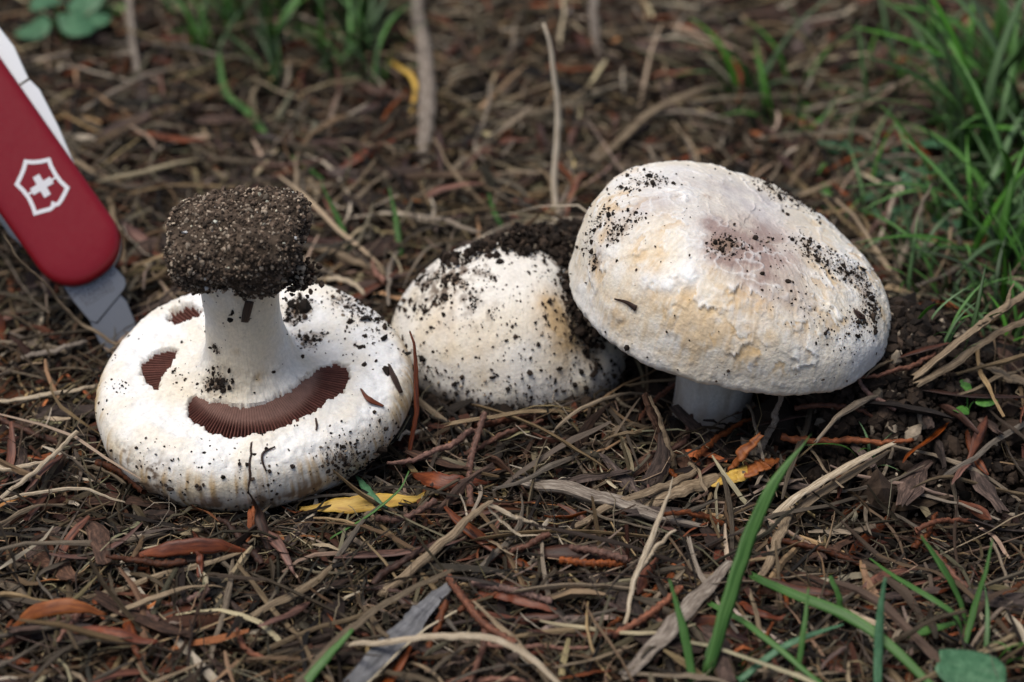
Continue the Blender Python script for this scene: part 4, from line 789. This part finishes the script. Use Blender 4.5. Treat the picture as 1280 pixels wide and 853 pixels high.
H('yellow_stalk', 'curved yellow stalk beside the thick grey woody stem', 'stalk', [(487, 76, 0.6), (508, 90, 1.0), (520, 112, 0.9), (514, 140, 0.6)], (6, 8, 8, 5), M['yellow'], 0.5)
H('grass_strand', 'green bent blade behind the soil block, blurred in the background', 'grass blade', [(274, 75, 1.4), (282, 115, 0.9), (310, 140, 0.7), (345, 180, 0.6), (400, 222, 0.4)], (6, 10, 11, 9, 4), M['green'], 0.2)
H('grass_strand', 'pointed green blade rising right behind the upturned cap', 'grass blade', [(438, 318, 0.5), (425, 280, 1.2), (403, 232, 2.2)], (8, 8, 2), M['green'], 0.25)
H('grass_strand', 'green and tan blade standing left of the crusted mushroom', 'grass blade', [(500, 318, 0.5), (496, 280, 1.2), (487, 238, 2.0)], (8, 8, 2), M['green'], 0.25)
H('grass_strand', 'small green blade standing behind the crusted mushroom', 'grass blade', [(628, 284, 0.5), (618, 265, 0.9), (611, 243, 1.4)], (8, 8, 3), M['green'], 0.25)
# bits lying on the caps themselves
def on_cap(name, label, cat, V, Nn, pts, wid, mat, flat):
    P3 = []
    for a, b in pts:
        p = pick(V, Nn, a, b); i = np.argmin(((V.reshape(-1, 3)-p)**2).sum(1)); P3.append(p+Nn.reshape(-1, 3)[i]*0.045)
    P, _ = spline(P3, 14); base = P[0].copy(); nn = Nn.reshape(-1, 3)[i]
    ww = np.interp(np.linspace(0, 1, 14), np.linspace(0, 1, len(wid)), [x*KX*72 for x in wid])/2
    Vv, F, uv = tubes((P-base)[None], ww[None], (ww*flat)[None], np.zeros((1, 14)), 8, up=nn[None, None])
    o = build(name, Vv, [F, np.arange(8)[None, ::-1], (np.arange(8)+13*8)[None]], mat, uv=uv); o.location = Vector(base*CM); tag(o, label, cat)
on_cap('leaf_bit', 'dark red leaf sliver lying on the white veil right of the mouth hole', 'leaf bit', LV, LN, [(452, 483), (463, 496), (482, 506)], (3, 9, 3), M['rust'], 0.2)
on_cap('leaf_bit', 'dark brown flake stuck to the right edge of the upturned cap', 'leaf bit', LV, LN, [(487, 454), (495, 470), (504, 489)], (5, 13, 8), M['dark'], 0.2)
on_cap('leaf_bit', 'dark brown strip stuck on the upturned stem under the soil block', 'leaf bit', LV, LN, [(313, 379), (309, 392), (306, 402)], (11, 11, 9), M['dark'], 0.2)
on_cap('leaf_bit', 'thin dark twig lying on the veil below the mouth hole', 'leaf bit', LV, LN, [(394, 520), (397, 530), (395, 538)], (2, 3, 2), M['dark'], 0.7)
on_cap('leaf_bit', 'curled dark twig stuck to the front side of the upturned cap', 'leaf bit', LV, LN, [(345, 558), (330, 565), (328, 575), (333, 590)], (2, 3, 3, 2), M['dark'], 0.7)
on_cap('leaf_bit', 'dark dry fleck lying on the cream face of the largest cap', 'leaf bit', RV, RN, [(766, 374), (780, 379), (796, 386)], (2, 4, 8), M['dark'], 0.2)
on_cap('leaf_bit', 'brown flake stuck near the soiled edge of the largest cap', 'leaf bit', RV, RN, [(1070, 388), (1077, 393), (1084, 396)], (4, 12, 6), M['dark'], 0.25)

# ------------------------------------------------------------------ repeated pieces, one object each
def zone(u, v, p):
    if p[1] > LC[1]+3.5 and p[0] < -8.5: return 'beside the knife'
    if p[1] > -1.5: return ('behind the soil block' if p[0] < -2.5 else 'behind the crusted mushroom' if p[0] < 2.5 else 'behind the largest cap' if p[0] < 11 else 'among the far grass')
    if p[0] > 9.5: return 'right of the largest cap'
    return ('in front of the upturned cap' if p[0] < -3.5 else 'in front of the crusted mushroom' if p[0] < 2.5 else 'in front of the largest stem')
def lay(protos, n, seed, label, cat, group, lift, tilt, keepout=1.0, region=None, size=(0.8, 1.25)):
    rg = np.random.default_rng(seed); done = 0; tries = 0
    while done < n and tries < n*30:
        tries += 1
        px, py = (rg.uniform(-10, 1290), rg.uniform(-10, 860)) if region is None else region(rg)
        h = rg.uniform(*lift); p = at(px, py, h); m_ = protos[rg.integers(len(protos))]
        E = Matrix.Rotation(rg.random()*6.283, 4, 'Z') @ Matrix.Rotation(rg.normal(0, tilt), 4, 'Y') @ Matrix.Rotation(rg.normal(0, 0.5), 4, 'X')
        k = rg.uniform(*size); co = m_['test']@np.array(E.to_3x3()).T*k+p
        if blocked(co, 1.0).any(): continue
        gzs = ground0(co[:, 0], co[:, 1]); lo_ = (gzs-co[:, 2]).max()
        p = p+np.array([0, 0, max(0, lo_-0.05)])
        co = m_['test']@np.array(E.to_3x3()).T*k+p
        if blocked(co, 1.02).any() or over_caps(co).any(): continue
        u_, v_ = proj(p)
        if not (-5 < u_ < 1285 and -5 < v_ < 858): continue
        o = bpy.data.objects.new(m_['name'], m_['me']); col.objects.link(o)
        o.matrix_world = Matrix.Translation(Vector(p*CM)) @ E @ Matrix.Scale(k, 4)
        zn = zone(u_, v_, p); sz_ = 'long' if k*m_['len'] > np.median([q_['len'] for q_ in protos]) else 'short'
        tag(o, label % (sz_, zn), cat, group % zn); done += 1
def proto(name, P, wid, flat, mat, S=6, roll=0.0, rough=0.0):
    V, F, uv = strand_mesh(P, wid, flat, S, roll, rough); o = build(name, V, F, mat, uv=uv, smooth=rough < 0.1); me = o.data; bpy.data.objects.remove(o)
    return dict(name=name, me=me, test=P[::2], len=np.linalg.norm(P[0]-P[-1]))
def curve3(L, K, rg, curl, bow):
    a = np.cumsum(rg.normal(0, curl, K)); d = L/(K-1); X = np.cumsum(np.cos(a))*d; Y = np.cumsum(np.sin(a))*d; t = np.linspace(-1, 1, K)
    P = np.stack([X-X.mean(), Y-Y.mean(), bow*L*(1-t**2)+np.cumsum(rg.normal(0, 0.015, K))], 1); P[:, 2] -= P[:, 2].mean(); return P
rg = np.random.default_rng(90)
pr = [proto('straw', curve3(rg.uniform(1.8, 5.0), 12, rg, 0.10, rg.normal(0, 0.05)), [x*rg.uniform(0.09, 0.20) for x in (0.8, 1, 1, 0.9, 0.6)], rg.uniform(0.3, 0.8), M['straw'], rough=0.2) for _ in range(18)]
lay(pr, 290, 91, '%s dry straw lying loose on the litter %s', 'straw', 'loose straws %s', (0.55, 1.05), 0.16)
pr = [proto('dead_leaf', curve3(rg.uniform(1.4, 3.2), 10, rg, 0.07, rg.normal(0, 0.07)), [x*rg.uniform(0.22, 0.42) for x in (0.25, 0.9, 1, 0.8, 0.15)], rg.uniform(0.10, 0.25), M['rustr'], 8) for _ in range(12)]
lay(pr, 170, 92, '%s narrow rust brown dead leaf lying loose %s', 'leaf', 'narrow rust leaves %s', (0.5, 0.95), 0.16)
pr = [proto('bark_flake', curve3(rg.uniform(0.9, 2.4), 8, rg, 0.12, rg.normal(0, 0.04)), [x*rg.uniform(0.25, 0.55) for x in (0.7, 1, 1.1, 0.9, 0.5)], rg.uniform(0.2, 0.45), M['bark'], 7, rough=0.3) for _ in range(12)]
lay(pr, 150, 93, '%s dark brown bark flake lying loose %s', 'bark', 'bark flakes %s', (0.45, 0.85), 0.15)
def cypress(L, rg):
    K = 44; P = curve3(L, K, rg, 0.06, rg.normal(0, 0.05)); S = 8
    t = np.gradient(P, axis=0); t /= np.linalg.norm(t, axis=1, keepdims=True); sd_ = np.cross(t, [0, 0, 1]); sd_ /= np.linalg.norm(sd_, axis=1, keepdims=True); b_ = np.cross(sd_, t)
    s_ = np.linspace(0, L, K); a = np.arange(S)*2*math.pi/S; V = np.zeros((K, S, 3))
    tp = 0.085*(1-0.5*np.linspace(0, 1, K)**3)
    for j in range(S):
        lobe = (j//2) % 2; saw = ((s_/0.24+0.5*lobe) % 1.0); r = tp*(0.72+0.55*saw*(1.15 if j % 2 else 0.8))
        V[:, j] = P+r[:, None]*(np.cos(a[j])*sd_+np.sin(a[j])*b_)
    I = np.arange(K*S).reshape(K, S); J = np.roll(I, -1, 1); F = np.stack([I[:-1], J[:-1], J[1:], I[1:]], -1).reshape(-1, 4)
    uv = np.stack(np.broadcast_arrays(np.arange(S)[None]/S, s_[:, None]), -1).reshape(-1, 2)
    o = build('cypress_twig', V.reshape(-1, 3), F, M['cyp'], uv=uv); me = o.data; bpy.data.objects.remove(o); return dict(name='cypress_twig', me=me, test=P[::4], len=L)
pr = [cypress(rg.uniform(1.4, 3.2), rg) for _ in range(8)]
lay(pr, 85, 94, '%s rust brown braided cypress twig lying loose %s', 'twig', 'dead cypress twigs %s', (0.6, 1.0), 0.15)
# cypress twigs that can be told apart
def twig_at(pts, label):
    P3 = [at(a, b, h) for a, b, h in pts]; P, s_ = spline(P3, 60); base = P[0].copy(); P = P-base; S = 8
    t = np.gradient(P, axis=0); t /= np.linalg.norm(t, axis=1, keepdims=True); sd_ = np.cross(t, [0, 0.3, 1]); sd_ /= np.linalg.norm(sd_, axis=1, keepdims=True); b_ = np.cross(sd_, t); a = np.arange(S)*2*math.pi/S; V = np.zeros((60, S, 3))
    for j in range(S):
        saw = ((s_/0.22+0.5*((j//2) % 2)) % 1.0); r = 0.10*(0.7+0.55*saw*(1.15 if j % 2 else 0.8)); V[:, j] = P+r[:, None]*(np.cos(a[j])*sd_+np.sin(a[j])*b_)
    I = np.arange(60*S).reshape(60, S); J = np.roll(I, -1, 1); F = np.stack([I[:-1], J[:-1], J[1:], I[1:]], -1).reshape(-1, 4); uv = np.stack(np.broadcast_arrays(np.arange(S)[None]/S, s_[:, None]), -1).reshape(-1, 2)
    o = build('cypress_twig', V.reshape(-1, 3), F, M['cyp'], uv=uv); o.location = Vector(base*CM); tag(o, label, 'twig')
twig_at([(606, 516, 1.5), (597, 545, 1.2), (587, 585, 0.9), (588, 635, 0.8)], 'rust braided cypress twig leaning upright below the crusted mushroom')
twig_at([(470, 648, 0.9), (505, 648, 1.0), (545, 626, 1.1)], 'rust braided cypress twig beside the tip of the yellow leaf')
twig_at([(556, 716, 1.1), (580, 750, 1.2), (605, 780, 1.1), (645, 805, 1.0)], 'dark rust braided cypress twig crossing the long tan stalk')
twig_at([(590, 730, 0.9), (640, 738, 1.1), (690, 752, 1.0)], 'orange braided cypress twig above the dark red leaf')
twig_at([(712, 685, 0.9), (740, 688, 1.1), (785, 700, 1.1)], 'upper of two braided cypress twigs below the grey bark stick')
twig_at([(700, 700, 0.8), (735, 704, 1.0), (782, 704, 0.9)], 'lower of two braided cypress twigs below the grey bark stick')
twig_at([(765, 795, 0.8), (800, 776, 1.0), (835, 750, 1.1), (850, 735, 1.0)], 'rust braided cypress twig under the grey tan wood sliver')
twig_at([(120, 578, 0.9), (150, 590, 1.0), (180, 615, 0.9)], 'orange cypress twig lying against the lower left of the upturned cap')

# ------------------------------------------------------------------ grass tufts and small weeds
def blade_proto(rg):
    L = rg.uniform(3.4, 6.4); K = 12; t = np.linspace(0, 1, K); be = rg.uniform(0.2, 1.2)
    P = np.stack([L*(t-0.0)*np.sin(be*t*t)*0.8, 0.06*L*np.sin(t*3+rg.random()*6), L*t*np.cos(be*t*0.8)], 1); P -= P[0]
    return proto('blade', P, [0.22, 0.30, 0.28, 0.20, 0.03], 0.12, M['greenr'], 6, rg.uniform(-0.5, 0.5))
bps = [blade_proto(rg) for _ in range(12)]
def tuft(px, py, n, sc_k, label, group=None, spread=0.55):
    p = at(px, py, -0.05); e = empty('grass_tuft', p, label, 'grass', group)
    for _ in range(int(n*1.7)):
        m_ = bps[HER.integers(len(bps))]; o = bpy.data.objects.new('blade', m_['me']); col.objects.link(o); o.parent = e
        a = HER.random()*6.283; k = sc_k*HER.uniform(0.6, 1.15)
        o.matrix_local = Matrix.Translation(Vector((HER.normal(0, spread*0.5), HER.normal(0, spread*0.5), 0))*CM) @ Matrix.Rotation(a, 4, 'Z') @ Matrix.Rotation(HER.uniform(0.0, 0.5), 4, 'Y') @ Matrix.Scale(k, 4)
g1 = 'blurred green tufts behind the knife and soil block'
for px, py, n, k in ((255, 70, 5, 0.6), (300, 40, 7, 0.7), (335, 70, 6, 0.65), (365, 25, 8, 0.8), (345, 110, 4, 0.5), (425, 95, 6, 0.55), (455, 70, 5, 0.6), (440, 30, 6, 0.7), (395, 5, 7, 0.8), (470, 105, 4, 0.45)):
    tuft(px, py+12, n+4, k*1.25, '%s soft green grass tuft in the litter behind the soil block' % ('fuller' if k > 0.6 else 'smaller'), g1)
g2 = 'green tufts beyond the largest cap'
for px, py, n, k in ((1215, 330, 7, 0.9), (1250, 360, 7, 0.9), (1180, 300, 5, 0.7), (1270, 300, 8, 1.0), (1225, 240, 8, 1.15), (1265, 200, 9, 1.2), (1200, 210, 6, 0.9), (1275, 120, 8, 1.2), (1145, 370, 4, 0.6), (1165, 250, 5, 0.6), (1105, 160, 5, 0.5), (1240, 420, 4, 0.6), (1275, 400, 5, 0.7), (1195, 395, 4, 0.55), (1130, 330, 4, 0.5), (1180, 440, 3, 0.4), (1000, 190, 4, 0.45), (1055, 235, 4, 0.5), (960, 165, 4, 0.5), (1110, 110, 4, 0.5), (1160, 70, 5, 0.6), (1210, 150, 5, 0.7), (1085, 290, 4, 0.45), (1255, 450, 4, 0.5)):
    tuft(px, py, n+3, k*1.1, '%s green grass tuft growing in the litter beyond the largest cap' % ('tall leafy' if k > 0.85 else 'low sparse' if k < 0.6 else 'middling'), g2, 0.9)
tuft(935, 135, 6, 0.95, 'tall thin grass tuft growing beyond the crown of the largest cap')
tuft(1005, 120, 4, 0.6, 'low grass tuft right of the tall thin tuft beyond the largest cap')
tuft(1240, 850, 4, 0.5, 'small grass tuft beside the broad round leaf')
tuft(895, 858, 4, 0.45, 'low grass tuft at the foot of the tallest green blade')
tuft(1090, 590, 3, 0.35, 'tiny grass tuft in the soil behind the split pale stalk', spread=0.3)
def leaf_mesh(rx, ry, rg, mat, lobes=0):
    NRr, NTt = 8, 28; r = np.linspace(0.02, 1, NRr); th = np.arange(NTt)*2*math.pi/NTt; R_, T_ = np.meshgrid(r, th, indexing='ij')
    k = 1+0.06*np.sin(3*T_+rg.random()*6)-0.28*np.exp(-((T_-math.pi)/0.3)**2)*(R_**2)
    X = R_*k*rx*np.cos(T_)+rx; Y = R_*k*ry*np.sin(T_); Z = 0.14*rx*(R_**2)*np.cos(2*T_)-0.10*rx*np.exp(-(Y/(0.1*ry))**2)*R_
    V = np.stack([X, Y, Z], -1).reshape(-1, 3); nV = len(V); V = np.concatenate([V, V-np.array([0, 0, 0.025])]); G = grid_faces(NRr, NTt).reshape(-1, 4)
    I = np.arange(NTt)+(NRr-1)*NTt; J = np.roll(I, -1); F = np.concatenate([G, G[:, ::-1]+nV, np.stack([I, J, J+nV, I+nV], 1)])
    o = build('leaf', V, F, mat, uv=V[:, :2]); me = o.data; bpy.data.objects.remove(o); return me
lfm = [leaf_mesh(rg.uniform(0.40, 0.55), rg.uniform(0.3, 0.42), rg, M['leafgreen']) for _ in range(4)]
lfb = [leaf_mesh(rg.uniform(0.45, 0.65), rg.uniform(0.35, 0.5), rg, M['bluegreen']) for _ in range(4)]
def weed(px, py, n, k, label, ms, hgt=0.7, group=None):
    p = at(px, py, 0.1); e = empty('weed', p, label, 'weed', group)
    for q in range(n):
        a = q*6.283/n+HER.normal(0, 0.3); h = hgt*HER.uniform(0.7, 1.2)*k; d = 0.25*k
        tip = np.array([d*math.cos(a), d*math.sin(a), h]); Ps, _ = spline([(0, 0, -0.3), (tip[0]*0.4, tip[1]*0.4, h*0.6), tuple(tip)], 8)
        V, F, uv = strand_mesh(Ps, [0.07, 0.06, 0.05], 0.9, 5); o = build('stalk', V, F, M['leafgreen'], parent=e, uv=uv)
        o = bpy.data.objects.new('leaf', ms[HER.integers(len(ms))]); col.objects.link(o); o.parent = e
        o.matrix_local = Matrix.Translation(Vector(tip*CM)) @ Matrix.Rotation(a, 4, 'Z') @ Matrix.Rotation(HER.normal(0.1, 0.25), 4, 'Y') @ Matrix.Scale(k, 4)
weed(1208, 520, 3, 0.62, 'small bright green three leaved weed in the soil right of the largest cap', lfm, 0.9)
gw = 'blurred round leaved weeds beyond the largest cap'
for px, py, k in ((1062, 200, 1.0), (1135, 225, 1.1), (1165, 190, 0.9), (1110, 262, 0.9), (1145, 165, 0.8), (1040, 262, 0.6), (1090, 215, 1.0), (1180, 260, 1.0), (1210, 300, 0.9), (1130, 290, 0.9), (1000, 150, 0.7)):
    weed(px, py, 4, k, 'round leaved green weed in the litter beyond the largest cap', lfb if k > 0.85 else lfm, 0.6, gw)
weed(80, 55, 6, 1.5, 'broad leaved blurred green weed behind the knife handle', lfb, 0.8)
weed(120, 35, 4, 1.1, 'smaller green weed beside the broad leaved weed behind the knife', lfm, 0.7)
weed(440, 55, 4, 0.8, 'round leaved green weed among the grass tufts behind the soil block', lfm, 0.6)
# the broad bluish leaf in the nearest grass
bm_ = leaf_mesh(0.95, 0.75, rg, M['bluegreen']); o = bpy.data.objects.new('round_leaf', bm_); col.objects.link(o)
p = at(1165, 826, 1.5); o.matrix_world = Matrix.Translation(Vector(p*CM)) @ Matrix.Rotation(-0.25, 4, 'Z') @ Matrix.Rotation(0.12, 4, 'X') @ Matrix.Rotation(0.1, 4, 'Y')
tag(o, 'broad round bluish green leaf lying in the nearest grass', 'leaf')
